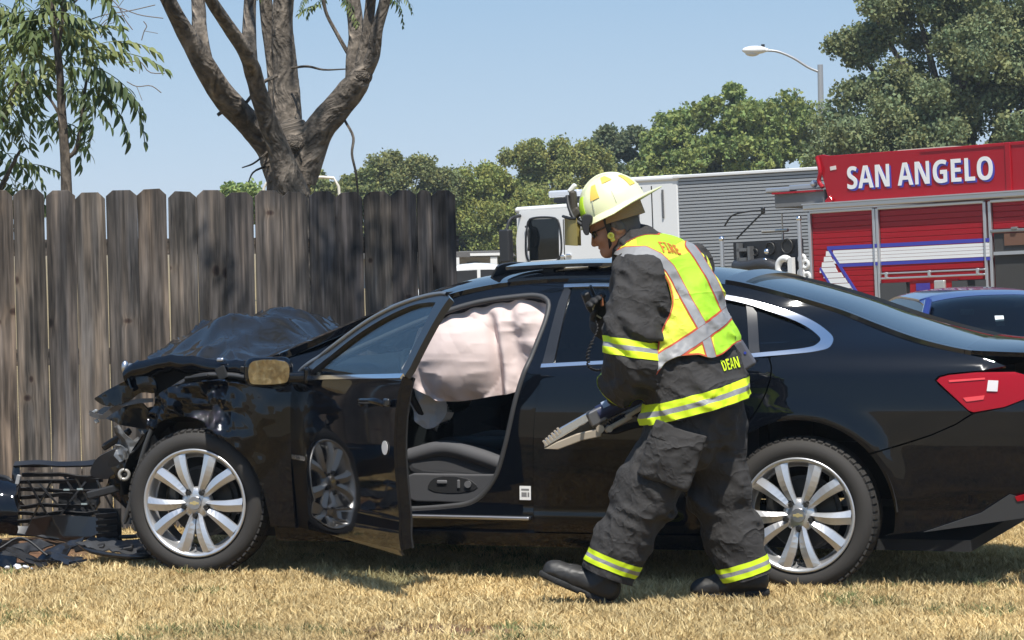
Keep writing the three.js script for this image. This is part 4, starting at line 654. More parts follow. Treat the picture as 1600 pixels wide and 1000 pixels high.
{ // slender sapling with feather leaves left of the big tree
  const t = sapling('slender_sapling', 'slender young tree with long feather-like leaves poking up behind the fence', -2.71, -5.31), off = l => l.map(([x, y, z, r]) => [x + 2.71, y - gy(-2.71), z + 5.31, r]);
  const L = [[[-2.71, -.05, -5.3, .05], [-2.714, .99, -5.292, .0431], [-2.708, 1.617, -5.309, .0392], [-2.711, 1.853, -5.315, .0353], [-2.715, 2.068, -5.321, .0314], [-2.729, 2.323, -5.328, .0274], [-2.739, 2.598, -5.335, .0235], [-2.761, 2.834, -5.342, .0216], [-2.788, 3.03, -5.347, .0196], [-2.815, 3.266, -5.353, .0157], [-2.846, 3.658, -5.364, .0118]],
  [[-2.707, 2.064, -5.321, .0196], [-2.659, 2.095, -5.322, .0157], [-2.621, 2.223, -5.325, .0137], [-2.598, 2.399, -5.33, .0118], [-2.571, 2.555, -5.334, .0078]], [[-2.748, 2.735, -5.339, .0157], [-2.721, 2.872, -5.343, .0133], [-2.702, 3.028, -5.347, .0118], [-2.666, 3.263, -5.353, .0118]], [[-2.725, 2.28, -5.328, .0098], [-2.775, 2.383, -5.33, .0086], [-2.813, 2.443, -5.331, .0078]]];
  L.forEach((l, i) => meshOf(i ? 'limb' : 'trunk', limb(off(l), 6, 10, .08, i), std([.72, .68, .64], .95, { map: barkT, bumpMap: barkB, bumpScale: .01 }), t));
  const cr = part('crown', t), Y = py => 1.853 - (py - 300) / 255 - gy(-2.71), X = p => (p - 104) / 255;
  // leaves reaching right: start pixel-free list [x, y, azimuth, elevation, scale]
  for (const [a, b, az, el, s, m] of [[150, 78, 0, .18, 1.05, 3], [140, 88, .2, .05, 1.1, 1], [130, 100, -.2, -.35, 1.15, 2], [150, 115, .1, -.55, 1.2, 0], [135, 125, -.1, -.7, 1.2, 2], [135, 135, .3, -1.2, .8, 2], [120, 95, .4, .3, .8, 1], [118, 85, -.5, .2, .9, 3], [110, 110, .6, -.1, .9, 0], [105, 120, -.6, -.6, .9, 2], [112, 70, .2, .5, .8, 3], [150, 130, 0, -.3, .9, 0], [128, 165, -.2, -1.25, .7, 2], [100, 100, 2.6, -.4, 1.0, 2], [95, 90, 3.4, -.2, 1.1, 0], [92, 70, 3.1, .1, 1.1, 1], [88, 110, 3.0, -.7, 1.1, 2], [85, 60, 3.6, .3, 1, 0], [80, 30, 2.7, .2, 1, 1], [78, 15, 3.3, -.1, 1.1, 0], [96, 20, .4, -.4, .8, 2], [100, 5, 0, -.2, .7, 2], [90, 0, 3, -.5, 1, 2], [75, 150, 2.9, -.6, 1, 2], [72, 148, 3.5, -1.0, .9, 2], [85, 45, 4.2, -.2, 1, 0], [82, 35, 2.0, -.2, 1, 0]])
    frond(cr, X(a), Y(b), rr(-.15, .2), az, el, s * .9, m);
  for (let i = 0; i < 20; i++) frond(cr, X(rr(-10, 105)), Y(rr(15, 150)), rr(-.6, .5), rr(0, 6.28), rr(-.9, .3), rr(.8, 1.1));
  for (let i = 0; i < 16; i++) frond(cr, X(rr(60, 150)), Y(rr(-140, -20)), rr(-.5, .5), rr(0, 6.28), rr(-.9, .3), rr(.8, 1.1));
  // bare dead twigs reaching across the sky
  const tw = []; for (const [a, b, c, d] of [[150, 0, 245, 25], [165, -10, 200, 40], [120, 30, 235, 5], [110, 45, 190, 20], [160, 30, 150, 60], [185, 95, 250, 110], [190, 125, 240, 140], [215, 60, 222, 30]]) { const k = [[X(a), Y(b), -.4]]; for (let i = 1; i < 4; i++) k.push([X(lerp(a, c, i / 3) + rr(-6, 6)), Y(lerp(b, d, i / 3) + rr(-6, 6)), -.4]); tw.push(tube(k, .0032, 10, 4)); tw.push(tube([k[1], [k[1][0] + rr(-.02, .12), k[1][1] + rr(-.1, .12), -.38]], .002, 3, 4)); }
  const dt = thing('dead_branch', 'thin bare grey dead twigs reaching across the sky beside the sapling', 'branch', [-2.71, gy(-2.71), -5.31]); tw.forEach(g => meshOf('twig', g, std([.20, .17, .15], .95), dt));
  meshOf('stem', limb([[-.9, 0, -.8, .03], [-.7, 1.8, -.7, .02], [-.2, 2.8, -.5, .012], [.1, 3.1, -.4, .006], [.25, 3.25, -.4, .004]], 5, 6), std([.20, .17, .15], .95), dt);
}
{ // leafy tree at the left edge of the picture, behind the sapling
  const t = sapling('bushy_tree', 'dense leafy tree with drooping feather leaves behind the left end of the fence', -3.35, -5.9);
  meshOf('trunk', limb([[0, -.05, 0, .07], [.02, 1.2, 0, .055], [-.05, 2.2, 0, .04], [-.1, 3.3, 0, .02]], 6, 10, .1), bark, t);
  for (const [x, y, z] of [[.4, 2.6, .1], [.3, 2.1, .2], [-.4, 2.5, 0], [.2, 3.2, -.1]]) meshOf('limb', limb([[-.02, y - .6, 0, .03], [x * .5, y - .25, z * .5, .02], [x, y, z, .008]], 5, 7), bark, t);
  const cr = part('crown', t);
  for (let i = 0; i < 88; i++) { const y = rr(1.80, 3.5), r = y < 2.2 ? .30 : .55, a = rr(0, 6.28), q = Math.sqrt(rnd()) * r; frond(cr, -.02 + q * Math.cos(a), y, q * Math.sin(a), a + rr(-.6, .6), rr(-1.0, .2), rr(.7, 1.05)); }
}
// background trees: clumps of leaves spread through several lobes
function clusterGeo(n, size, leaf) {
  const out = []; for (let i = 0; i < n; i++) { const L = leaf * rr(.7, 1.3), g = new THREE.BufferGeometry(), w = L * .36; g.setAttribute('position', new THREE.Float32BufferAttribute([0, 0, 0, L * .5, .06 * L, -w, L, -.1 * L, 0, L * .5, .06 * L, w, L * .5, -.02 * L, 0], 3)); g.setIndex([0, 4, 1, 1, 4, 2, 0, 3, 4, 4, 3, 2]); g.computeVertexNormals(); g.rotateX(rr(-1, 1)); g.rotateZ(rr(-1.1, .9)); g.rotateY(rr(0, 6.28)); const p = V(rr(-1, 1), rr(-1, 1), rr(-1, 1)); p.multiplyScalar(size * Math.pow(rnd(), .4) / Math.max(.6, p.length())); g.translate(p.x, p.y, p.z); out.push(g); } return merge(out);
}
const clusters = [clusterGeo(15, .26, .15), clusterGeo(18, .34, .13), clusterGeo(13, .22, .17)];
const bgLeaf = phys([1, 1, 1], .8, { transmission: .32, thickness: 0, specularIntensity: .5, ...two });
function bgTree(name, label, x, z, base, lobes, n, hue, sc = 1, trunkR = .22) {
  const t = thing(name, label, 'tree', [x, base, z], 0, undefined);
  const top = Math.max(...lobes.map(l => l[1])) * .75;
  meshOf('trunk', limb([[0, -.1, 0, trunkR * 1.3], [.1, top * .25, 0, trunkR], [0, top * .55, .1, trunkR * .7], [.1, top, 0, trunkR * .3]], 5, 10, .15), twigBark, t);
  lobes.forEach(([lx, ly, lz, r]) => meshOf('limb', limb([[0, top * .35, 0, trunkR * .5], [lx * .5, lerp(top * .35, ly, .6), lz * .5, trunkR * .3], [lx, ly, lz, trunkR * .12]], 5, 6, .1), twigBark, t));
  const tot = lobes.reduce((s, l) => s + l[3] * l[3], 0), o = new THREE.Object3D(), col = new THREE.Color();
  const im = new THREE.InstancedMesh(clusters[Math.floor(rnd() * 3)], bgLeaf, n); let k = 0;
  const tufts = [];
  for (const [lx, ly, lz, r, ryk = .85] of lobes) { const m = Math.max(8, Math.round(7 * r * r)); for (let i = 0; i < m; i++) { const u = rr(-1, 1), a = rr(0, 6.28), q = r * Math.pow(rnd(), .28) * rr(.82, 1.1); tufts.push([lx + q * Math.sqrt(1 - u * u) * Math.cos(a), ly + q * u * ryk, lz + q * Math.sqrt(1 - u * u) * Math.sin(a), rr(.35, .75) * Math.min(1, r / 1.6)]); } }
  while (k < n) { const [tx, ty, tz, tr] = tufts[Math.floor(rnd() * tufts.length)], d = V(rr(-1, 1), rr(-1, 1), rr(-1, 1)).normalize().multiplyScalar(tr * Math.pow(rnd(), .45)); o.position.set(tx + d.x, Math.max(.3, ty + d.y * .8), tz + d.z); o.rotation.set(rr(0, 6.28), rr(0, 6.28), rr(0, 6.28)); o.scale.setScalar(sc * rr(.6, 1.15)); o.updateMatrix(); im.setMatrixAt(k, o.matrix); const v = rr(.7, 1.25) * 2.0, w = rr(-.15, .15); col.setRGB(hue[0] * v * (1 + w), hue[1] * v, hue[2] * v * (1 - w)); im.setColorAt(k, col); k++; }
  im.name = 'crown'; im.castShadow = im.receiveShadow = true; im.userData = { kind: 'stuff' }; t.add(im); return t;
}
{
  const B = -.47;
  bgTree('live_oak', 'spreading grey-green live oak towering behind the red fire engine', 13, -78, B, [[-3.0, 7.2, 0, .65], [-2.4, 8.0, .4, 1.1], [-1.2, 8.4, 0, 1.5], [1.2, 8.6, 0, 1.7], [3.4, 8.2, 0, 1.8], [-2.0, 5.5, .8, 1.4], [0, 6.4, .6, 2.0], [2.4, 6.2, .8, 2.0], [4.6, 6.0, 0, 2.0], [-3.0, 4.0, .6, 1.6], [-.6, 4.0, 1, 1.9], [1.9, 3.9, 1, 1.9], [4.2, 3.6, .6, 1.9]], 15500, [.105, .125, .058], 1.0, .42);
  bgTree('cedar_elm', 'rounded bright green tree beyond the white truck and left of the live oak', 9.3, -116, B, [[-2.2, 6.0, 0, 1.5], [-.4, 6.7, 0, 1.6], [1.6, 6.4, 0, 1.5], [2.7, 5.6, 0, 1.3], [-2.8, 4.3, .5, 1.6], [-.6, 4.6, .6, 2.0], [1.6, 4.4, .6, 1.9], [0, 2.6, .8, 2.0], [-2.2, 2.4, .6, 1.6], [2.3, 2.4, .6, 1.6]], 10500, [.125, .155, .045], 1.15, .3);
  bgTree('dark_tree', 'dark dull green tree with a thin top between two brighter trees', 4.9, -128, B, [[-.3, 5.9, 0, .9], [.8, 5.9, 0, .85], [-.9, 4.9, 0, 1.2], [.6, 4.6, .3, 1.4], [0, 3, .4, 1.6]], 4200, [.085, .105, .052], 1.05, .2);
  bgTree('round_tree', 'yellow-green round tree directly behind the helmet and white cab', 2.0, -122, B, [[-1.5, 4.9, 0, 1.0], [-.3, 5.4, 0, 1.0], [.9, 5.1, 0, 1.0], [1.9, 4.5, 0, 1.1], [-.8, 3.7, .6, 1.5], [1.0, 3.5, .6, 1.5], [.2, 2.0, .5, 1.6], [-1.6, 2.2, .5, 1.1], [2.2, 2.2, .5, 1.3]], 7200, [.14, .15, .045], 1.05, .24);
  bgTree('hedge_tree', 'low bright green tree seen just right of the end of the fence', -.9, -114, B, [[-1.3, 3.9, 0, 1.0], [-.2, 4.1, 0, .95], [.9, 3.6, 0, .9], [-.6, 2.6, .4, 1.3], [.9, 2.2, .4, 1.2], [-1.6, 2.2, .4, 1.1], [1.6, 3.0, 0, .8], [.2, 1.7, .8, 1.0], [1.5, 1.8, .8, .9], [-1.0, 1.6, .8, 1.0]], 6800, [.14, .155, .04], 1.0, .2);
  bgTree('mid_tree', 'mixed green tree whose top shows over the right part of the fence', -4.2, -112, B, [[-.6, 4.4, 0, .9], [.6, 4.4, 0, .85], [1.5, 3.9, 0, .9], [-1.5, 4.0, 0, .8], [0, 3.0, .4, 1.4], [-1.6, 2.6, .4, 1.2]], 4600, [.11, .12, .045], 1.0, .2);
  bgTree('far_tree', 'green tree top over the fence beside the forked trunk', -6.8, -111, B, [[.3, 4.1, 0, .8], [-.6, 3.8, 0, .8], [1.1, 3.9, 0, .75], [0, 2.8, .3, 1.2], [-1.4, 3.1, .2, .9]], 3400, [.105, .12, .04], 1.0, .2);
  bgTree('live_oak', 'broad live oak standing far to the right beyond the fire engine', 24, -84, B, [[-3, 6, 0, 2], [0, 7.4, 0, 2.2], [3, 6.4, 0, 2.2], [-2, 4, .5, 2.2], [2, 4, .5, 2.2], [5, 4.4, 0, 1.8]], 6500, [.105, .125, .058], 1.15, .4);
  bgTree('small_tree', 'small pale green treetop peeping over the fence left of the forked trunk', -8.4, -86, B, [[0, 3.35, 0, .6], [-.5, 3.0, 0, .5], [.5, 3.0, 0, .5]], 1100, [.13, .17, .05], .85, .12);
}
{ // street lamp
  const t = thing('street_lamp', 'grey steel street lamp with a white cobra head in front of the trees', 'street lamp', [10.2, -.45, -90]);
  const g = std([.42, .43, .44], .5, { metalness: .5 });
  meshOf('pole', bar([0, 0, 0], [0, 7.3, 0], .12, .09, 14), g, t);
  meshOf('arm', tube([[0, 7.05, 0], [-.35, 7.2, 0], [-.9, 7.55, 0], [-1.4, 7.76, 0], [-1.75, 7.80, 0]], .042, 24, 8), g, t);
  meshOf('lamp_head', [new THREE.SphereGeometry(1, 20, 12).scale(.42, .14, .2).translate(-2.12, 7.82, 0), rbx(.3, .12, .2, .05, -1.82, 7.81, 0)], M.white, t);
  meshOf('lens', [new THREE.SphereGeometry(1, 16, 8).scale(.24, .12, .15).translate(-2.2, 7.73, 0)], std([.7, .7, .68], .3), t);
  meshOf('photocell', [new THREE.CylinderGeometry(.06, .06, .1, 10).translate(-1.85, 7.95, 0)], M.plastic, t);
}
// ---------------------------------------------------------------- red fire engine (local: x along its side, z out of the side facing the yard)
const redPaint = phys([.34, .006, .014], .5, { specularIntensity: .25, clearcoat: .35, clearcoatRoughness: .08, ...two }), alu = std([.62, .62, .63], .38, { metalness: .85, ...two });
{
  const t = thing('fire_engine', 'red fire engine with SAN ANGELO in white letters on its hose bed', 'fire truck', [4.58, -.3, -35.7], R(-45)); t.rotation.z = R(1.6);
  const blue = std([.05, .055, .38], .5, two), wht = phys([.80, .80, .80], .35, two);
  // hose bed side with a rough top edge
  meshOf('hose_bed', [extr([[.60, 2.20], [5.6, 2.20], [5.6, 2.93], [3.9, 2.93], [2.9, 2.925], [2.0, 2.93], [.62, 2.935], [.50, 2.96], [.36, 2.95], [.40, 2.86], [.48, 2.60], [.55, 2.35]], .05, -.05, .01)], redPaint, t);
  meshOf('hose_bed', [extr([[.60, 2.20], [5.6, 2.20], [5.6, 2.93], [.5, 2.93]], .05, -2.40, .01), bx(5.0, .05, 2.3, 3.1, 2.19, -1.2)], redPaint, t);
  meshOf('bed_rim', [bx(3.05, .035, .02, 3.95 - .02 + 1.0 * 0, 2.90, .004)], redPaint, t);
  meshOf('bed_cover', [rbx(1.35, .05, 2.2, .02, 1.28, 2.905, -1.16, 0, 0, -.01), rbx(1.05, .06, 2.2, .02, 2.42, 2.915, -1.16)], std([.30, .26, .21], .8), t);
  meshOf('bed_post', rbx(.10, .74, .03, .01, 4.02, 2.56, .012), redPaint, t);
  meshOf('bed_end', [tube([[.40, 2.93, .02], [.46, 2.7, .03], [.42, 2.55, .02], [.50, 2.45, .03]], .035, 14, 8), rbx(.14, .1, .06, .02, .62, 2.24, .03, 0, 0, .7)], redPaint, t);
  meshOf('flag_sticker', rbx(.12, .06, .006, .002, .70, 2.74, .006, 0, 0, .1), std([.7, .62, .6], .6), t);
  // lettering with a blue drop shadow
  const tg = text('SAN ANGELO', .345, .006), w = tg.boundingBox.max.x; tg.scale(2.78 / w, 1, 1);
  meshOf('lettering_shadow', tg.clone().translate(.985, 2.372, .003), blue, t);
  meshOf('lettering', tg.translate(.955, 2.400, .010), wht, t);
  // top rail and body
  meshOf('gutter_rail', [rbx(5.5, .085, .12, .02, 2.87, 2.16, .03), bx(5.5, .02, .16, 2.87, 2.205, .03)], alu, t);
  meshOf('body_box', [bx(5.3, 1.95, 2.3, 2.83, 1.12, -1.19)], redPaint, t);
  for (const [x, y0] of [[.185, .2], [1.46, .2], [1.525, .2], [3.55, .2], [3.645, .2], [5.42, .2]]) meshOf('door_frame', rbx(.055, 2.08 - y0, .05, .012, x, (2.08 + y0) / 2, .0), alu, t);
  for (const [a, b] of [[.2, 1.45], [1.54, 3.54], [3.66, 5.4]]) meshOf('door_frame', rbx(b - a, .045, .045, .012, (a + b) / 2, 2.075, 0), alu, t);
  // roll-up shutters: slats
  const slats = (x0, x1, y0, y1) => { for (let y = y0; y < y1 - .03; y += .085) meshOf('shutter_slat', rbx(x1 - x0, .079, .02, .008, (x0 + x1) / 2, y + .042, -.03), redPaint, t); };
  slats(.215, 1.43, .55, 2.05); slats(1.555, 3.52, 1.10, 2.05); slats(3.68, 5.38, 1.66, 2.05);
  // stripe: white band with blue borders, breaking down at the left
  const band = (poly, m, z) => meshOf(m === wht ? 'white_stripe' : 'blue_stripe', extr(poly, .006, z, 0), m, t);
  for (const [a, b] of [[.62, 1.43], [1.475, 1.515], [1.555, 3.525], [3.565, 3.63]]) { const z = a === 1.475 || a === 3.565 ? .028 : -.018; for (let k = 0; k < 4; k++) { const y0 = 1.262 + k * .052; band([[a, y0], [b, y0], [b, y0 + .047], [a, y0 + .047]], wht, z + .002); } band([[a - (a < 1 ? .12 : 0), 1.478], [b, 1.478], [b, 1.535], [a - (a < 1 ? .12 : 0), 1.535]], blue, z); band([[a + (a < 1 ? .14 : 0), 1.205], [b, 1.205], [b, 1.255], [a + (a < 1 ? .14 : 0), 1.255]], blue, z); }
  for (let k = 0; k < 9; k++) { const y1 = 1.46 - k * .085, dx = k < 3 ? -.045 * k : -.135 + .075 * (k - 3), a = .47 + dx, wdt = .06 + Math.min(k, 3.4) * .085; band([[a, y1 - .076], [a + wdt + .05, y1 - .076], [a + wdt, y1], [a + .01, y1]], wht, -.016); }
  band([[.50, 1.50], [.56, 1.50], [1.30, .52], [1.235, .52]], blue, -.0155); band([[.33, 1.19], [.36, 1.22], [.80, .60], [.75, .60]], blue, -.0155);
  // open lower bay with rolled shutter and handle bars
  meshOf('bay_recess', bx(1.95, .36, .04, 2.54, .75, -.02), std([.02, .02, .02], .9), t);
  meshOf('bay_bar', [rbx(1.96, .03, .03, .01, 2.55, 1.00, .03), rbx(1.96, .025, .03, .01, 2.55, 1.075, .02), rbx(.05, .09, .04, .01, 2.5, 1.05, .03), rbx(.05, .09, .04, .01, 3.4, 1.05, .03), rbx(.05, .09, .04, .01, 1.68, 1.05, .03)], alu, t);
  meshOf('lower_panel', [bx(.5, .30, .03, 1.79, .78, .01), bx(.28, .12, .03, 3.05, .86, .012), bx(.2, .12, .03, 3.44, .86, .012)], std([.06, .06, .06], .6), t);
  meshOf('lower_panel', [bx(.9, .34, .03, 2.56, .78, .0)], redPaint, t);
  const plate = meshOf('unit_plate', [bx(.26, .11, .01, 2.37, .85, .03)], std([.06, .04, .30], .5), t);
  meshOf('warning_light', [rbx(.2, .16, .06, .02, 2.70, .86, .04)], std([.55, .53, .5], .3, { metalness: .5 }), t);
  meshOf('shutter_bar', [rbx(1.7, .05, .05, .015, 4.5, 1.63, .01), rbx(.1, .04, .06, .01, 4.1, 1.66, .03)], std([.3, .3, .3], .4, { metalness: .7 }), t);
  meshOf('compartment', [bx(1.66, 1.2, .03, 4.53, 1.0, -.012)], std([.05, .048, .045], .9), t);
  meshOf('shelf', [bx(1.64, .05, .05, 4.53, 1.30, .02)], alu, t); meshOf('hose_box', [bx(1.4, .18, .03, 4.6, 1.5, .01)], std([.16, .08, .05], .9), t);
  // open pump bay ahead of the body: black plumbing, gauges, hose rolls, poles
  meshOf('pump_panel', [bx(1.40, 1.40, .06, -.77, .98, -.10), bx(1.40, .5, .4, -.77, .75, -.28)], std([.015, .015, .016], .6), t);
  for (const [x, y, r] of [[-.69, 1.55, .09], [-.34, 1.57, .11], [-1.0, 1.5, .05]]) meshOf('gauge', [new THREE.TorusGeometry(r, .016, 8, 24).translate(x, y, -.05), new THREE.CylinderGeometry(r, r, .03, 24).rotateX(Math.PI / 2).translate(x, y, -.07)], M.darkMetal, t);
  for (const [x, y] of [[-.99, 1.22], [-.93, 1.16], [-.70, 1.36], [-1.02, 1.10], [-.66, 1.50]]) meshOf('valve_cap', new THREE.SphereGeometry(.05, 12, 8).translate(x, y, .06), M.chrome, t);
  meshOf('control_lever', [bar([-1.0, 1.30, -.1], [-.70, 1.36, -.02], .035)], M.satin, t);
  meshOf('intake_pipe', [tube([[-1.4, 1.3, -.05], [-1.1, 1.28, .05], [-.7, 1.3, .05], [-.3, 1.15, -.05]], .10, 20, 10)], std([.03, .03, .032], .4), t);
  meshOf('valve_stack', [bx(.20, .05, .1, -1.2, 1.55, 0), bx(.05, .3, .1, -1.05, 1.45, 0), bx(.18, .05, .1, -1.2, 1.4, 0), bx(.05, .36, .1, -1.28, 1.48, 0)], std([.2, .2, .2], .5, { metalness: .6 }), t);
  meshOf('hose_roll', [new THREE.TorusGeometry(.14, .055, 10, 28, 4.6).rotateZ(.9).translate(-.30, 1.24, .06), bx(.09, .34, .08, -.17, 1.22, .06)], std([.74, .74, .72], .8), t);
  for (const [x, y] of [[.02, 1.36], [.09, 1.27], [.0, 1.14], [.11, 1.08]]) meshOf('coupling', new THREE.TorusGeometry(.055, .03, 8, 16).translate(x, y, .02), std([.7, .7, .69], .6), t);
  for (const [x, y1] of [[.02, 1.97], [-1.60, 1.72]]) { meshOf('grab_rail', bar([x, .3, .06], [x, y1, .06], .034, .034, 12), alu, t); meshOf('rail_cap', new THREE.SphereGeometry(.045, 10, 8).translate(x, y1 + .02, .06), M.chrome, t); }
  meshOf('deck_pipe', [bar([-1.13, 1.83, -.4], [-.60, 1.83, -.4], .028), bar([-.71, 1.83, -.4], [-.71, 2.1, -.4], .012), bar([-.71, 1.3, -.4], [-.71, 1.83, -.4], .03, .02)], std([.55, .5, .42], .4, { metalness: .6 }), t);
  meshOf('mirror_arm', [tube([[-1.5, 1.74, -.2], [-1.2, 1.95, -.2], [-.95, 2.12, -.2]], .014, 12, 6), tube([[-1.75, 1.95, -.2], [-1.6, 2.10, -.2], [-1.2, 2.16, -.2], [-.95, 2.16, -.2]], .014, 12, 6), rbx(.07, .1, .05, .02, -.93, 2.16, -.2)], M.darkMetal, t);
  meshOf('tool_box', [rbx(1.02, .23, 1.6, .02, -.06, 2.29, -.86), rbx(1.06, .03, 1.66, .01, -.06, 2.41, -.86)], std([.16, .16, .16], .6), t);
  meshOf('box_edge', [bx(1.04, .03, .01, -.06, 2.41, -.02)], redPaint, t);
  meshOf('deck_light', [rbx(.66, .08, .2, .02, -.06, 2.49, -.3), rbx(.5, .07, .2, .02, -.62, 2.47, -.3), new THREE.SphereGeometry(.06, 10, 8).translate(.22, 2.52, -.1)], std([.5, .51, .54], .3, { metalness: .7 }), t);
  // front half, wheels and frame, mostly hidden by the sedan
  meshOf('chassis', [bx(9.0, .3, 1.0, .6, .18, -1.2)], M.dark, t);
  for (const [x, z] of [[4.4, -.2], [4.4, -2.2], [-2.6, -.2], [-2.6, -2.2]]) meshOf('wheel', [new THREE.TorusGeometry(.34, .16, 12, 28).translate(x, .30, z)], M.rubber, t);
}
// ---------------------------------------------------------------- white truck with cab and slatted box body
{
  const t = thing('white_truck', 'white cab truck with a grey slatted box body parked beyond the sedan', 'truck', [2.993, -.4, -43.7], R(-38)); t.rotation.z = R(1.2);
  const slat = std([.40, .41, .42], .42, { metalness: .35, ...two });
  const g = []; for (let y = .85; y < 2.86; y += .060) { const s = extr([[0, 0], [.020, .004], [.030, .020], [.026, .036], [0, .042]], 5.3, 0).rotateY(Math.PI / 2).translate(.13, y, 0); g.push(s); }
  const sp = meshOf('slat_panel', g, slat, t); sp.userData.kind = 'stuff';
  meshOf('box_body', [bx(5.4, 2.1, 2.3, 2.78, 1.85, -1.17)], std([.07, .07, .072], .8), t);
  meshOf('box_trim', [rbx(5.5, .06, .05, .015, 2.80, 2.915, .02)], M.white, t);
  meshOf('body_front', [rbx(1.22, 2.05, 2.34, .05, -.47, 1.88, -1.165)], M.white, t);
  meshOf('roof_cap', [rbx(1.26, .11, 2.4, .05, -.46, 2.90, -1.165)], M.white, t);
  meshOf('door_seam', [bx(.02, 1.75, .006, -.45, 1.9, .008)], M.dark, t);
  meshOf('grab_handle', [rbx(.04, .52, .03, .012, -.20, 2.44, .02)], std([.12, .12, .12], .5), t);
  meshOf('vent_slot', [rbx(.12, .05, .02, .01, -.72, 2.74, .008), rbx(.16, 1.1, .03, .02, -.82, 2.15, .004)], std([.05, .05, .05], .6), t);
  // cab
  meshOf('cab_roof', [rbx(2.6, .12, 2.3, .06, -2.36, 2.48, -1.16, 0, 0, .012)], M.white, t);
  const cabP = [[-3.62, .9], [-1.08, .9], [-1.08, 2.44], [-3.52, 2.44], [-3.62, 1.9]], win = [[-3.34, 1.50], [-2.62, 1.52], [-2.60, 2.2], [-2.66, 2.27], [-3.28, 2.28], [-3.33, 2.2]];
  meshOf('cab_side', [extr(cabP, .05, -.05, 0, [win])], M.white, t);
  meshOf('cab_front', [bx(.05, 1.5, 2.2, -3.6, 1.65, -1.15), bx(.05, 1.5, 2.2, -1.1, 1.65, -1.15), extr(cabP, .05, -2.32, 0)], M.white, t);
  meshOf('cab_interior', [bx(2.4, .1, 2.1, -2.35, 1.35, -1.15), bx(.1, .8, 2.1, -2.0, 1.8, -1.2)], std([.16, .16, .165], .8), t);
  meshOf('cab_window', [extr(win, .008, -.03)], phys([.30, .36, .34], .02, { transmission: 1, thickness: 0, ...two }), t);
  meshOf('window_frame', [tube([[-3.34, 1.50, .0], [-3.33, 2.2, 0], [-3.28, 2.28, 0], [-2.66, 2.27, 0], [-2.60, 2.2, 0], [-2.62, 1.52, 0]], .022, 40, 6, true)], M.plastic, t);
  meshOf('door_seam', [bx(.018, 1.1, .006, -2.49, 1.7, .003)], M.dark, t);
  meshOf('door_handle', [rbx(.12, .05, .04, .015, -2.38, 1.58, .02), rbx(.1, .05, .04, .015, -2.52, 1.56, .02)], M.chrome, t);
  const mr = part('mirror', t); meshOf('mirror_head', [rbx(.24, .62, .16, .04, -3.58, 1.80, .36)], M.plastic, mr); meshOf('mirror_arm', [tube([[-3.5, 2.36, .0], [-3.54, 2.3, .25], [-3.56, 2.1, .36]], .03, 12, 8), tube([[-3.36, 2.15, .03], [-3.25, 2.1, .12], [-3.23, 1.8, .12], [-3.3, 1.7, .05]], .02, 14, 6)], M.plastic, mr);
  meshOf('beacon_bar', [rbx(.72, .13, 1.5, .04, -2.74, 2.74, -1.1)], std([.62, .64, .68], .25, { metalness: .2 }), t); meshOf('beacon_base', [bx(.6, .09, 1.3, -2.74, 2.62, -1.1)], M.plastic, t);
  meshOf('chassis', [bx(8.6, .35, 1.1, .9, .55, -1.15)], M.dark, t);
  for (const [x, z] of [[-2.8, -.2], [-2.8, -2.1], [4.0, -.2], [4.0, -2.1]]) meshOf('wheel', [new THREE.TorusGeometry(.34, .16, 12, 28).translate(x, .45, z)], M.rubber, t);
}
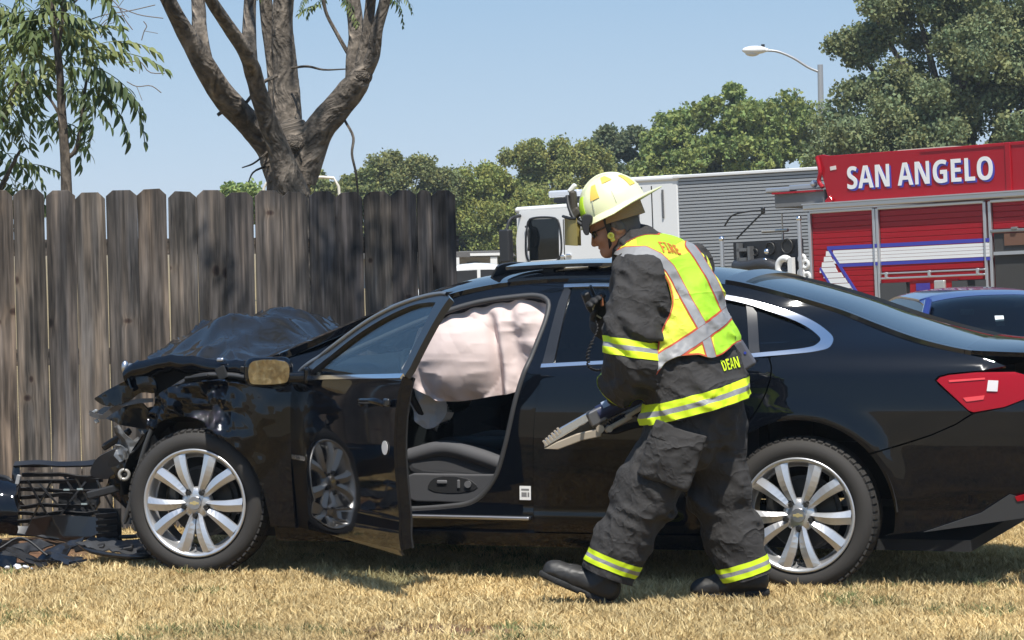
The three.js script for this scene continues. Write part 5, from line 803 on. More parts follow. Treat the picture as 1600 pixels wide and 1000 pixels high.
// ---------------------------------------------------------------- blue car behind the sedan's tail
{
  const t = thing('blue_car', 'dark blue car with a sticker on its windscreen parked behind the wrecked sedan tail', 'car', [4.12, -.49, -13.2], R(4));
  const blue = phys([.012, .022, .15], .3, { clearcoat: 1, clearcoatRoughness: .05, ...two });
  // cross-sections along z (front faces the camera): half width and height
  const hw = (y, z) => lerp(.90, .62, sstep(.85, 1.42, y));
  const roofY = spl([[-3.6, .95], [-2.9, 1.0], [-2.5, 1.08], [-1.6, 1.40], [-.9, 1.475], [-.1, 1.465], [.3, 1.42], [1.05, .98], [2.0, .88], [2.5, .72], [2.6, .5]]);
  const sk = (z0, z1, w = 1, dy = 0, n = 20, th = .02, edge = 0) => gridSurf(n, 20, (u, q) => { const v = (q * 2 - 1) * w, z = lerp(z0, z1, u), y = roofY(z); return [v * hw(y - .03, z), y + dy - .07 * Math.pow(Math.abs(v), 2.6), z - .10 * v * v * (z > 0 && z < 1.3 ? 1 : 0)]; }, th);
  meshOf('roof', [sk(-1.6, .26)], blue, t); meshOf('windscreen', [sk(.26, 1.05, .95, -.003, 20, .006)], M.tint, t); meshOf('bonnet', [sk(1.05, 2.55)], blue, t); meshOf('rear_deck', [sk(-3.6, -2.5)], blue, t); meshOf('rear_glass', [sk(-2.5, -1.6, .95)], M.tint, t);
  for (const s of [-1, 1]) {
    meshOf('windscreen_pillar', [tube([[s * .60, 1.385, .28], [s * .70, 1.20, .55], [s * .84, .93, .95]], .034, 14, 8)], blue, t);
    meshOf('body_side', [gridSurf(30, 12, (u, q) => { const z = lerp(-3.6, 2.55, u), y = lerp(.25, Math.min(.93, roofY(z) - .05), q); return [s * (.90 - .04 * Math.pow((q - .6) * 2, 2) - .10 * Math.pow(Math.abs(z + .5) / 3.2, 4)), y, z]; }, .02)], blue, t);
    meshOf('side_glass', [gridSurf(16, 4, (u, q) => { const z = lerp(-2.1, .75, u), y = lerp(.92, Math.max(.93, roofY(z) - .09), q); return [s * hw(y, z), y, z]; }, .006)], M.tint, t);
    meshOf('door_mirror', [rbx(.2, .14, .1, .04, s * 1.0, .98, .55)], blue, t);
  }
  meshOf('front_face', [gridSurf(8, 16, (u, q) => { const v = q * 2 - 1; return [v * .84, lerp(.22, .70, u), 2.6 - .14 * v * v - .06 * u]; }, .02)], blue, t);
  meshOf('dashboard', [rbx(1.4, .1, .5, .04, 0, .90, .75)], M.dark, t); meshOf('cabin', [bx(1.5, .5, 2.6, 0, .6, -.8), rbx(.5, .7, .16, .06, -.38, .95, -.35), rbx(.5, .7, .16, .06, .38, .95, -.35)], M.dark, t);
  meshOf('paper_sticker', [bx(.075, .10, .002, -.07, 1.215, .64, -.55)], std([.62, .68, .7], .6), t);
  meshOf('rear_view_mirror', [rbx(.12, .05, .03, .02, -.30, 1.29, .42)], std([.75, .75, .75], .3), t);
  meshOf('underbody', [bx(1.6, .3, 5.2, 0, .35, -.5)], M.dark, t);
  for (const [x, z] of [[.8, 1.6], [-.8, 1.6], [.8, -2.2], [-.8, -2.2]]) meshOf('wheel', [new THREE.TorusGeometry(.24, .10, 10, 24).rotateY(Math.PI / 2).translate(x, .33, z)], M.rubber, t);
}
{ // pale house and car far behind, glimpsed between fence and truck
  const h = thing('pale_shed', 'low pale shed with white posts far behind the end of the fence', 'shed', [-1.0, -.5, -108]);
  meshOf('wall', bx(6, 1.2, 3, -2.5, .6, -3), std([.42, .40, .37], .9), h);
  meshOf('roof', extr([[-5.6, 1.2], [1.2, 1.2], [1.0, 1.42], [-5.4, 1.42]], 3.9, -4.2, .02), std([.12, .115, .11], .95), h);
  for (const x of [.35, -1.1]) meshOf('post', bx(.26, 1.2, .26, x, .6, -.4), M.white, h);
  meshOf('fascia', bx(1.5, .1, .06, .2, 1.30, -.24), M.white, h);
  meshOf('window', bx(.5, .5, .05, -.45, .75, -1.46), std([.05, .055, .06], .2), h);
  const c = thing('white_car', 'small white parked car glimpsed past the end of the fence', 'car', [-1.2, -.52, -62]);
  meshOf('body', [extr(smoothPoly([[-1.9, .25], [-1.95, .6], [-1.6, .75], [-.9, .82], [-.3, 1.3], [1.0, 1.32], [1.7, .85], [2.1, .8], [2.15, .3]], 4), 1.6, -.8, .12)], M.white, c);
  meshOf('side_window', [extr([[-.7, .85], [-.2, 1.22], [.4, 1.24], [.4, .86]], .01, .795)], M.plastic, c); meshOf('side_window', [extr([[.48, .86], [.48, 1.24], [.95, 1.24], [1.4, .87]], .01, .795)], M.plastic, c);
  for (const x of [-1.2, 1.3]) meshOf('wheel', [new THREE.TorusGeometry(.22, .1, 8, 20).translate(x, .3, .72)], M.rubber, c);
  const p = thing('pipe_frame', 'cream coloured bent pipe frame standing behind the fence beside the forked tree', 'frame', [-1.38, gy(-1.4) - .2, -9.72]);
  meshOf('pipe', tube([[-.45, 0, 0], [-.45, 2.17, 0], [-.43, 2.185, 0], [.075, 2.185, 0], [.092, 2.17, 0], [.094, 1.2, 0], [.096, 0, 0]], .011, 60, 8), std([.72, .68, .58], .5), p);
}
// ---------------------------------------------------------------- debris in front of the car (world axes; base on the ground)
{
  const G = (x) => gy(x);
  // radiator grille lying against the fence
  const gr = thing('broken_grille', 'torn black grille insert with slanted bars leaning in the debris before the fence', 'grille', [-2.12, G(-2.12), -1.35], R(-14));
  const bend = (x) => .04 * Math.sin(x * 7) - .05 * sstep(-.1, .15, x);
  // broken slats: flat strips with kinks, some snapped short
  for (let i = 0; i < 9; i++) { const y = .12 + i * .040, x0 = -.37 + .02 * rnd() + (i > 6 ? .03 : 0), x1 = [.10, .02, .12, .05, -.06, .12, .10, .13, .06][i], n = 9, k = rr(-.012, .012), gap = rr(-.3, 0); meshOf('grille_slat', gridSurf(n, 1, (u, v) => { const x = lerp(x0, x1, u); return [x, y + (v - .5) * .017 + .012 * vn(x * 9, i * 3.1) + k * u * 2, bend(x) + .012 * vn(x * 6, i * 5) + .01 * v]; }, .008), M.plastic, gr); }
  for (let i = 0; i < 8; i++) { const x = -.36 + i * .062, y0 = .13 + .02 * rnd(), y1 = .42 - .10 * rnd(), s = rr(.10, .22) * (i % 3 ? 1 : -1); meshOf('grille_brace', gridSurf(6, 1, (u, v) => { const y = lerp(y1, y0, u); return [x + s * u + (v - .5) * .012, y, bend(x) + .014 + .008 * vn(u * 4, i)]; }, .007), i % 2 ? M.gloss : M.plastic, gr); }
  meshOf('grille_frame', gridSurf(14, 2, (u, v) => { const x = lerp(-.36, .10, u); return [x, .452 - .02 * v + .012 * vn(x * 8, 2), bend(x) + .02 * v]; }, .012), M.gloss, gr);
  meshOf('grille_frame', gridSurf(14, 2, (u, v) => { const x = lerp(-.39, .06, u); return [x, .125 - .04 * v + .015 * vn(x * 7, 5), bend(x) + .03 * v]; }, .012), M.gloss, gr);
  meshOf('grille_frame', panel([[-.40, .12], [-.36, .11], [-.335, .30], [-.34, .45], [-.37, .44], [-.385, .30]], (x, y) => [x, y, bend(x) + .03 * facet(x, y, 14, 3)], { cell: .014, thick: .012 }), M.gloss, gr);
  meshOf('grille_core', panel([[-.16, .20], [.02, .18], [.06, .25], [.05, .37], [-.06, .385], [-.15, .36]], (x, y) => [x, y, -.03 + bend(x) + .02 * facet(x, y, 10, 4)], { cell: .015, thick: .03 }), M.plastic, gr);
  meshOf('grille_core', panel([[-.30, .10], [-.02, .07], [.12, .12], [.08, .19], [-.12, .20], [-.26, .18]], (x, y) => [x, y, .05 + bend(x) + .03 * facet(x, y, 9, 7)], { cell: .015, thick: .02 }), M.gloss, gr);
  for (const [x, y] of [[-.07, .325], [.0, .328], [.02, .255]]) meshOf('grille_clip', bx(.03, .008, .008, x, y, .035), std([.30, .36, .36], .4), gr);
  // black bumper chunk at the picture's left edge
  const ch = thing('bumper_chunk', 'curled glossy black bumper chunk lying left of the broken grille', 'bumper', [-2.62, G(-2.62), -1.30]);
  meshOf('bumper_shell', [gridSurf(20, 18, (u, v) => { const a = lerp(-.6, 2.9, v), r = .16 + .03 * crumple(u, v, 4, 2); return [lerp(-.42, .19, u) + .04 * crumple(u, v, 3, 7), .24 + r * Math.sin(a) + .05 * u * (1 - u) - .03 * u, .08 + r * .8 * Math.cos(a)]; }, .008)], M.paint, ch);
  meshOf('bumper_rib', [tube([[-.2, .33, .16], [.02, .36, .17], [.16, .33, .1], [.2, .24, .08]], .016, 14, 7), tube([[.10, .40, .05], [.17, .38, .1], [.19, .30, .12]], .012, 10, 6)], M.plastic, ch);
  meshOf('bumper_clip', [rbx(.02, .10, .02, .005, .205, .36, .12, 0, 0, -.25)], std([.3, .3, .3], .5), ch);
  // slatted intake piece and the tray below
  const it = thing('intake_vent', 'small black ribbed intake vent standing between grille and bumper corner', 'vent', [-1.96, G(-1.96), -1.02], R(-16));
  for (let i = 0; i < 5; i++) meshOf('vent_rib', panel([[-.055, .0], [.055, .012], [.055, .03], [-.055, .02]], (x, y) => [x, y + .085 + i * .031, .01 + .4 * y - .4 * x * x], { cell: .03, thick: .006 }), M.plastic, it);
  meshOf('vent_back', bx(.115, .17, .02, 0, .17, -.025), M.dark, it);
  meshOf('vent_foot', [tube([[-.05, .06, 0], [-.02, .075, .01], [.06, .09, 0], [.16, .10, -.02], [.24, .13, -.05]], .012, 14, 6), tube([[.06, .12, .0], [.15, .125, -.01], [.26, .15, -.04]], .010, 10, 6), rbx(.13, .035, .03, .008, -.11, .075, .0, 0, 0, .25)], M.plastic, it);
  const tr = thing('underbody_tray', 'flat torn black plastic tray lying in front of the front wheel', 'tray', [-1.87, G(-1.87), -.80], R(-17));
  meshOf('tray_sheet', [gridSurf(24, 8, (u, v) => { const x = lerp(-.20, .20, u); return [x, .055 + .055 * (1 - u) + .02 * crumple(u * 2, v, 3, 5) + .02 * v, lerp(.10, -.14, v) * (1 - .35 * Math.pow(Math.abs(u - .45) * 2, 2))]; }, .008)], std([.045, .046, .048], .5, two), tr);
  meshOf('tray_lip', [tube([[-.20, .11, .03], [-.12, .082, .085], [.02, .062, .10], [.14, .056, .085], [.20, .06, .03]], .012, 20, 7)], M.gloss, tr);
  for (const [x, z, w] of [[-.10, .04, .06], [.03, .03, .08], [.12, .03, .05]]) meshOf('tray_rib', rbx(w, .02, .05, .006, x, .10 - .08 * (x + .2) * .6, z, .2, .3, .1), M.plastic, tr);
  // scattered shards
  const shardMat = [M.plastic, M.gloss, M.paint, M.grey], at = [[-2.62, -.55, .16], [-2.52, -.62, .12], [-2.40, -.58, .10], [-2.30, -.68, .13], [-2.48, -.42, .07], [-2.20, -.55, .08], [-2.66, -.40, .09], [-2.12, -.72, .09], [-2.05, -.60, .07], [-2.35, -.85, .14], [-2.18, -.92, .12], [-2.55, -.82, .15], [-2.70, -.72, .18]];
  const lab = ['long jagged black plastic shard on the soil by the bumper chunk', 'broad bent black plastic shard on the soil by the bumper chunk'];
  at.forEach(([x, z, s], i) => { const n = 7, poly = []; for (let k = 0; k < n; k++) { const a = k / n * 6.283; poly.push([s * rr(.5, 1) * Math.cos(a) * 1.3, s * rr(.3, .7) * Math.sin(a)]); } const g = panel(poly, (a, b) => [a, b, .25 * s * crumple(a * 4, b * 4, 1.2, i)], { cell: .02, thick: .006 }); single('plastic_shard', 'jagged black plastic shard scattered on the soil before the crushed bumper', 'debris', g, shardMat[i % 3], [x, gy(x) + .03 + .25 * s, z], [rr(-1.6, -.6), rr(-.6, .6), rr(-.5, .5)], 'plastic shards scattered before the bumper'); });
  for (const [x, z, s] of [[-2.30, -.40, .018], [-2.34, -.36, .012], [-2.26, -.38, .014], [-2.29, -.33, .010], [-2.42, -.46, .008], [-2.22, -.30, .007]]) single('glass_fragment', 'small white lamp fragment glinting in the grass before the debris', 'debris', new THREE.IcosahedronGeometry(s, 0).scale(1.4, .7, 1), phys([.75, .76, .78], .15, { clearcoat: 1 }), [x, gy(x) + .045, z], [rr(0, 3), rr(0, 3), 0], 'white lamp fragments in the grass');
  single('loose_wire', 'thin black wire trailing from the debris over the soil', 'wire', tube([[-2.72, gy(-2.7) + .12, -.75], [-2.6, gy(-2.6) + .18, -.7], [-2.45, gy(-2.4) + .10, -.66], [-2.33, gy(-2.3) + .15, -.7], [-2.2, gy(-2.2) + .07, -.66]], .006, 40, 6), M.plastic);
}
// ---------------------------------------------------------------- firefighter
function surfaceNets(f, lo, hi, c) {
  const n = [0, 1, 2].map(i => Math.ceil((hi[i] - lo[i]) / c) + 1), [nx, ny, nz] = n, val = new Float32Array(nx * ny * nz), at = (i, j, k) => (k * ny + j) * nx + i;
  for (let k = 0; k < nz; k++) for (let j = 0; j < ny; j++) for (let i = 0; i < nx; i++) val[at(i, j, k)] = f(lo[0] + i * c, lo[1] + j * c, lo[2] + k * c);
  const id = new Int32Array(nx * ny * nz).fill(-1), pos = [], idx = [];
  for (let k = 0; k < nz - 1; k++) for (let j = 0; j < ny - 1; j++) for (let i = 0; i < nx - 1; i++) {
    let m = 0, v = []; for (let q = 0; q < 8; q++) { const w = val[at(i + (q & 1), j + (q >> 1 & 1), k + (q >> 2))]; v.push(w); if (w < 0) m |= 1 << q; }
    if (m === 0 || m === 255) continue;
    let s = [0, 0, 0], cnt = 0; for (let a = 0; a < 8; a++) for (const b of [a ^ 1, a ^ 2, a ^ 4]) { if (b < a) continue; if ((v[a] < 0) === (v[b] < 0)) continue; const t = v[a] / (v[a] - v[b]); for (let d = 0; d < 3; d++) { const pa = a >> d & 1, pb = b >> d & 1; s[d] += pa + t * (pb - pa); } cnt++; }
    id[at(i, j, k)] = pos.length / 3; pos.push(lo[0] + (i + s[0] / cnt) * c, lo[1] + (j + s[1] / cnt) * c, lo[2] + (k + s[2] / cnt) * c);
  }
  for (let k = 1; k < nz - 1; k++) for (let j = 1; j < ny - 1; j++) for (let i = 1; i < nx - 1; i++) {
    const a = val[at(i, j, k)] < 0;
    const quad = (p, q, r, s, fl) => { if (p < 0 || q < 0 || r < 0 || s < 0) return; fl ? idx.push(p, q, r, p, r, s) : idx.push(p, r, q, p, s, r); };
    if (a !== val[at(i + 1, j, k)] < 0) quad(id[at(i, j - 1, k - 1)], id[at(i, j, k - 1)], id[at(i, j, k)], id[at(i, j - 1, k)], a);
    if (a !== val[at(i, j + 1, k)] < 0) quad(id[at(i - 1, j, k - 1)], id[at(i - 1, j, k)], id[at(i, j, k)], id[at(i, j, k - 1)], a);
    if (a !== val[at(i, j, k + 1)] < 0) quad(id[at(i - 1, j - 1, k)], id[at(i, j - 1, k)], id[at(i, j, k)], id[at(i - 1, j, k)], a);
  }
  const g = new THREE.BufferGeometry(); g.setAttribute('position', new THREE.Float32BufferAttribute(pos, 3)); g.setIndex(idx); g.computeVertexNormals();
  const uv = new Float32Array(pos.length / 3 * 2); for (let i = 0; i < pos.length / 3; i++) { uv[2 * i] = (pos[3 * i] + .6 * pos[3 * i + 2]) * 1.6; uv[2 * i + 1] = pos[3 * i + 1] * 1.6; } g.setAttribute('uv', new THREE.BufferAttribute(uv, 2)); return g;
}
function clipGeo(g, fns, off = 0) {       // keeps the surface where every field is positive, optionally lifted off along its normals
  const P = g.attributes.position, N = g.attributes.normal, I = g.index; const op = [], on = [];
  for (let t = 0; t < I.count; t += 3) {
    let poly = [0, 1, 2].map(k => { const i = I.getX(t + k); return [P.getX(i), P.getY(i), P.getZ(i), N.getX(i), N.getY(i), N.getZ(i)]; });
    for (const f of fns) { const o = []; const d = poly.map(v => f(v[0], v[1], v[2], v[3], v[4], v[5])); for (let i = 0; i < poly.length; i++) { const j = (i + 1) % poly.length; if (d[i] >= 0) o.push(poly[i]); if (d[i] * d[j] < 0) { const s = d[i] / (d[i] - d[j]); o.push(poly[i].map((x, k) => x + s * (poly[j][k] - x))); } } poly = o; if (poly.length < 3) break; }
    for (let i = 1; i + 1 < poly.length; i++) for (const v of [poly[0], poly[i], poly[i + 1]]) { op.push(v[0] + off * v[3], v[1] + off * v[4], v[2] + off * v[5]); on.push(v[3], v[4], v[5]); }
  }
  const r = new THREE.BufferGeometry(); r.setAttribute('position', new THREE.Float32BufferAttribute(op, 3)); r.setAttribute('normal', new THREE.Float32BufferAttribute(on, 3)); const uv = []; for (let i = 0; i < op.length; i += 3) uv.push((op[i] + .6 * op[i + 2]) * 1.6, op[i + 1] * 1.6); r.setAttribute('uv', new THREE.Float32BufferAttribute(uv, 2)); return r;
}
const cap3 = (x, y, z, a, b) => { const dx = b[0] - a[0], dy = b[1] - a[1], dz = b[2] - a[2], l = dx * dx + dy * dy + dz * dz, t = clamp(((x - a[0]) * dx + (y - a[1]) * dy + (z - a[2]) * dz) / l, 0, 1); return Math.hypot(x - a[0] - t * dx, y - a[1] - t * dy, z - a[2] - t * dz) - lerp(a[3], b[3], t); };
const ell = (x, y, z, c, r) => { const q = Math.hypot((x - c[0]) / r[0], (y - c[1]) / r[1], (z - c[2]) / r[2]); return (q - 1) * Math.min(...r) * lerp(1, 1.0, 0); };
const smin = (a, b, k) => { const h = Math.max(k - Math.abs(a - b), 0) / k; return Math.min(a, b) - h * h * k / 4; };
const chain = (x, y, z, pts, k = .03) => { let d = 1e9; for (let i = 0; i + 1 < pts.length; i++) d = smin(d, cap3(x, y, z, pts[i], pts[i + 1]), k); return d; };
{
  const man = thing('person', 'firefighter in dark turnout gear, lime vest and pale helmet striding with a rescue tool', 'person', [.694, -.0251, .95]);
  const psi = y => R(lerp(18, 42, sstep(.8, 1.35, y)));
  const spine = [[.085, .62, -.005, .215], [.075, .80, -.005, .205], [.055, .93, -.005, .182], [.0, 1.10, -.01, .168], [-.055, 1.28, -.03, .160], [-.095, 1.38, -.04, .128], [-.125, 1.44, -.05, .085]];
  const torso = (x, y, z) => { const p = psi(y), c = Math.cos(p), s = Math.sin(p); // squeeze along the shoulder line
    const ax = clamp((y - .62) / .8, 0, 1), cx = lerp(.08, -.11, Math.pow(ax, 1.3)), lx = -s, lz = c, lat = (x - cx) * lx + (z + .02) * lz, k = lat * (1 - .735); return chain(x - k * lx, y, z - k * lz, spine, .06) * .9; };
  const fold = (x, y, z, f, s) => (1 - 2 * Math.abs(vn(x * f + s, y * f * 1.25, z * f - s)));
  const La = [[-.165, 1.365, .135, .108], [-.195, 1.18, .195, .103], [-.207, 1.02, .215, .088], [-.235, .945, .12, .080], [-.245, .93, .04, .074]], Ra = [[.05, 1.395, -.20, .105], [-.08, 1.22, -.33, .095], [-.20, 1.13, -.33, .085], [-.285, 1.19, -.24, .07]];
  const larm = (x, y, z) => chain(x, y, z, La, .05), rarm = (x, y, z) => chain(x, y, z, Ra, .05);
  const wr = (x, y, z) => .012 * fold(x, y, z, 6.5, 3) + .010 * fold(x, y + .6 * x, z, 13, 8) + .002 * fold(x, y, z, 34, 5);
  const jacketF = (x, y, z) => { let d = smin(smin(torso(x, y, z), larm(x, y, z), .05), rarm(x, y, z), .05); d = smin(d, cap3(x, y, z, [-.13, 1.44, -.05, .098], [-.175, 1.500, -.055, .088]), .03); if (Math.abs(d) < .05) { const ar = Math.max(0, 1 - larm(x, y, z) / .05); d -= wr(x, y, z) * 1.0; d -= .011 * ar * Math.sin(46 * (y + .75 * (x + .2)) + 5 * vn(x * 6, y * 6, z * 6)) * sstep(.0, .5, vn(x * 5, y * 4, z * 5 + 3) + .3) * sstep(1.36, 1.2, y); } return d; };
  const J = surfaceNets(jacketF, [-.48, .62, -.52], [.42, 1.66, .42], .0082);
  const cloth = tex(128, 128, (u, v) => { const n = .5 + .25 * Math.sin(u * 6.2832 * 32) * Math.sin(v * 6.2832 * 32) + .3 * (tn(u, v, 16, 41) - .5); return [n, n, n]; }, false);
  const gearM = std([.034, .032, .031], .88, { bumpMap: foldT, bumpScale: .009, ...two }), lime = std([.38, .70, .03], .75, { ...two, bumpMap: foldT, bumpScale: .004 }), yel = std([.66, .72, .06], .7, { ...two, bumpMap: foldT, bumpScale: .008 }), silv = std([.27, .27, .275], .5, { ...two, bumpMap: foldT, bumpScale: .003 }), orange = std([.50, .075, .03], .7, two), band = std([.66, .86, .018], .65, two);
  const hemD = (x, y) => -.233 * x + .972 * y, wristCut = (x, y, z) => Math.hypot(x + .25, y - .925, z - .035) - .0;
  const outArm = (x, y, z) => larm(x, y, z);
  const notWrist = (x, y, z) => Math.max(z - .055, larm(x, y, z) > .03 ? 1 : -1);   // opens the near sleeve at its cuff
  const jk = meshOf('jacket', clipGeo(J, [(x, y, z) => hemD(x, y) - .769, notWrist]), gearM, man);
  const strips = (geo, fld, cuts, fns, names, mats, off, parent) => { for (let i = 0; i + 1 < cuts.length; i++) { const q = clipGeo(geo, [(x, y, z) => fld(x, y, z) - cuts[i], (x, y, z) => cuts[i + 1] - fld(x, y, z), ...fns], off); if (q.attributes.position.count) meshOf(names[i], q, mats[i], parent); } };
  const bn = ['lime_band', 'silver_band', 'lime_band'], bm = [band, silv, band];
  strips(J, hemD, [.774, .803, .824, .853], [(x, y, z) => .14 - Math.abs(z) * 0 + .5 - 1e-3 - Math.max(0, 0), (x, y, z) => y - 0], bn, bm, .0035, jk);
  strips(J, (x, y) => .17 * x + .985 * y, [.998, 1.025, 1.043, 1.068], [(x, y, z) => .035 - larm(x, y, z), (x, y, z) => z - .09, (x, y, z) => -.10 - x - .35 * (z - .2) * 0], bn, bm, .0035, jk);
  // cuff trim seen along the sleeve's open end
  strips(J, (x, y, z) => z + .0 * x, [.062, .078, .088, .104], [(x, y, z) => .03 - larm(x, y, z), (x, y, z) => 1.02 - y], bn, bm, .0035, jk);
  // jacket seams
  // ---- vest
  const vestF = (x, y, z) => { let d = torso(x, y, z) - .020; d = smin(d, smin(cap3(x, y, z, [-.165, 1.375, .12, .100], [-.12, 1.42, .05, .1]), cap3(x, y, z, [.05, 1.40, -.19, .10], [-.02, 1.42, -.12, .1]), .05), .06); if (Math.abs(d) < .04) d -= (.8 - .7 * sstep(1.34, 1.42, y)) * wr(x, y, z) + .007 * fold(x, y, z, 11, 20) * sstep(1.25, 1.0, y); return d; };
  const VG = surfaceNets(vestF, [-.40, .86, -.40], [.36, 1.60, .36], .0082);
  const botY = spl([[-.25, .92], [-.13, .955], [-.06, 1.03], [0, 1.05], [.06, 1.052], [.12, 1.037], [.17, 1.05], [.24, 1.09], [.34, 1.10]]);
  const pd = (px, py, pts) => { let d = 1e9; for (let i = 0; i + 1 < pts.length; i++) { const [ax, ay] = pts[i], [bx_, by] = pts[i + 1], dx = bx_ - ax, dy = by - ay, t = clamp(((px - ax) * dx + (py - ay) * dy) / (dx * dx + dy * dy), 0, 1); d = Math.min(d, Math.hypot(px - ax - t * dx, py - ay - t * dy)); } return d; };
  // armhole outline on the near side: left of this curve is sleeve
  const armX = spl([[.90, -.30], [.98, -.14], [1.06, -.105], [1.12, -.092], [1.17, -.075], [1.22, -.048], [1.27, -.036], [1.33, -.045], [1.385, -.072], [1.42, -.115], [1.445, -.175], [1.46, -.24], [1.50, -.33]]);
  const vestIn = (x, y, z) => Math.min(y - botY(x), z > -.12 ? x - armX(y) : 1, z < -.05 ? .17 - cap3(x, y, z, [.09, 1.40, -.30, 0], [-.05, 1.2, -.36, 0]) < 0 ? 1 : -1 : 1, cap3(x, y, z, [-.13, 1.44, -.05, .105], [-.20, 1.56, -.06, .105]));
  const vest = meshOf('safety_vest', clipGeo(VG, [vestIn]), yel, man);
  const nearStrip = [[-.245, 1.462], [-.215, 1.476], [-.139, 1.478], [-.085, 1.450], [-.040, 1.405], [-.012, 1.355], [.030, 1.268], [.080, 1.175], [.10, 1.13]], farStrip = [[.055, 1.50], [.085, 1.455], [.135, 1.365], [.185, 1.25], [.22, 1.17]], lowStrip = [[.098, 1.125], [.125, 1.02]];
  const bandD = (x, y) => -.519 * x + .855 * y, aboveBand = (x, y) => bandD(x, y) - .955, belowBand = (x, y) => .90 - bandD(x, y);
  const limeIn = (x, y) => { // centre back panel between the two strips
    const a = spl([[1.10, .105], [1.175, .080], [1.268, .030], [1.355, -.012], [1.405, -.040], [1.43, -.07], [1.46, -.10], [1.6, -.2]])(y), b = spl([[1.10, .27], [1.17, .22], [1.25, .185], [1.365, .135], [1.455, .085], [1.5, .055], [1.6, -.02]])(y); return Math.min(x - a, b - x); };
  meshOf('back_panel', clipGeo(VG, [vestIn, (x, y) => limeIn(x, y), (x, y) => aboveBand(x, y), (x, y, z) => 1.455 + .30 * x - y + (z < -.15 ? 1 : 0)], .0015), lime, vest);
  meshOf('collar_panel', clipGeo(VG, [vestIn, (x, y) => y - 1.485 - .45 * (x + .05), (x, y) => x + .17], .0015), lime, vest);
  meshOf('back_panel', clipGeo(VG, [vestIn, (x, y) => belowBand(x, y), (x, y) => x - .135], .0015), lime, vest);
  for (const [pl, cond, w] of [[nearStrip, aboveBand, .019], [farStrip, aboveBand, .018], [lowStrip, belowBand, .018]]) {
    meshOf('orange_piping', clipGeo(VG, [vestIn, (x, y) => w + .0045 - pd(x, y, pl), cond, (x, y, z) => z + .20], .0028), orange, vest);
    meshOf('silver_strip', clipGeo(VG, [vestIn, (x, y) => w - pd(x, y, pl), cond, (x, y, z) => z + .20], .0045), silv, vest);
  }
  meshOf('orange_piping', clipGeo(VG, [vestIn, (x, y) => bandD(x, y) - .894, (x, y) => .961 - bandD(x, y)], .0032), orange, vest);
  meshOf('silver_strip', clipGeo(VG, [vestIn, (x, y) => bandD(x, y) - .902, (x, y) => .953 - bandD(x, y)], .0055), silv, vest);
  meshOf('orange_piping', clipGeo(VG, [vestIn, (x, y, z) => .006 - vestIn(x, y, z)], .003), orange, vest);
  meshOf('yellow_piping', clipGeo(VG, [(x, y, z) => z > -.1 ? x - armX(y) : -1, (x, y) => y - botY(x) - .02, (x, y) => x - armX(y) - .010, (x, y) => .030 - (x - armX(y)), (x, y) => y - 1.28], .0025), std([.85, .72, .16], .6, two), vest);
  // ---- trousers
  const Ll = [[.03, .80, .075, .14], [.01, .74, .085, .142], [-.155, .485, .11, .118], [-.245, .30, .105, .102], [-.315, .15, .10, .102]], Rl = [[.115, .80, -.075, .14], [.13, .70, -.085, .138], [.165, .45, -.10, .116], [.218, .27, -.10, .103], [.285, .05, -.10, .102]];
  const pantsF = (x, y, z) => { let d = smin(chain(x, y, z, Ll, .05), chain(x, y, z, Rl, .05), .035); d = smin(d, cap3(x, y, z, [.075, .86, 0, .17], [.08, .80, 0, .17]), .06);
    if (Math.abs(d) < .05) { const kn = sstep(.70, .50, y) * sstep(.16, .30, y); d -= .8 * wr(x, y, z) + (.013 * kn + .003) * Math.sin((x < .02 ? 52 * (y * .9 - .43 * (x + .17)) : 44 * (y + .3 * x)) + 6 * vn(x * 5, y * 5, z * 5)) * sstep(-.1, .4, vn(x * 6, y * 4, z * 6 + 9)); } return d; };
  const PG = surfaceNets(pantsF, [-.56, -.05, -.32], [.46, .96, .34], .0085);
  const lD = (x, y) => .383 * x + .924 * y, rD = (x, y) => -.279 * x + .96 * y, isL = (x, y, z) => -x - .02, isR = (x, y, z) => x - .02;
  const tro = meshOf('trousers', clipGeo(PG, [(x, y, z) => (x < 0 ? lD(x, y) - .002 : rD(x, y) - .014)]), gearM, man);
  strips(PG, lD, [.034, .053, .069, .089], [isL], bn, bm, .0035, tro);
  strips(PG, rD, [.028, .050, .067, .0885], [isR], bn, bm, .0035, tro);
  { // bellows pocket with its flap on the near thigh
    const c = Math.cos(-.36), sn = Math.sin(-.36), q = (x, y) => [(x + .052) * c + (y - .640) * sn, -(x + .052) * sn + (y - .640) * c], rb = (a, b, e, hx, hy, hz, r) => Math.hypot(Math.max(Math.abs(a) - hx, 0), Math.max(Math.abs(b) - hy, 0), Math.max(Math.abs(e) - hz, 0)) - r;
    const bulge = (a, b) => .020 * (1 - Math.pow(a / .115, 2)) * (1 - Math.pow(b / .12, 2)) - .5 * a * a;
    meshOf('thigh_pocket', surfaceNets((x, y, z) => { const [a, b] = q(x, y); return rb(a, b + .018, z - .232 - bulge(a, b), .098, .088, .022, .010) - .006 * fold(x, y, z, 10, 6) - .003 * fold(x, y, z, 23, 2); }, [-.22, .48, .12], [.13, .83, .33], .0058), gearM, tro);
    meshOf('pocket_flap', surfaceNets((x, y, z) => { const [a, b] = q(x, y); return rb(a, b - .082 + .10 * Math.abs(a) * -.35, z - .262 - bulge(a, b) * .8 + .05 * (b - .05), .104, .030, .004, .006) - .003 * fold(x, y, z, 16, 9); }, [-.22, .56, .14], [.14, .86, .34], .0052), gearM, tro);
  }
  // ---- boots
  const bootM = std([.022, .021, .020], .5, { bumpMap: wrinkle, bumpScale: .002, ...two }), soleM = std([.015, .015, .015], .8, two);
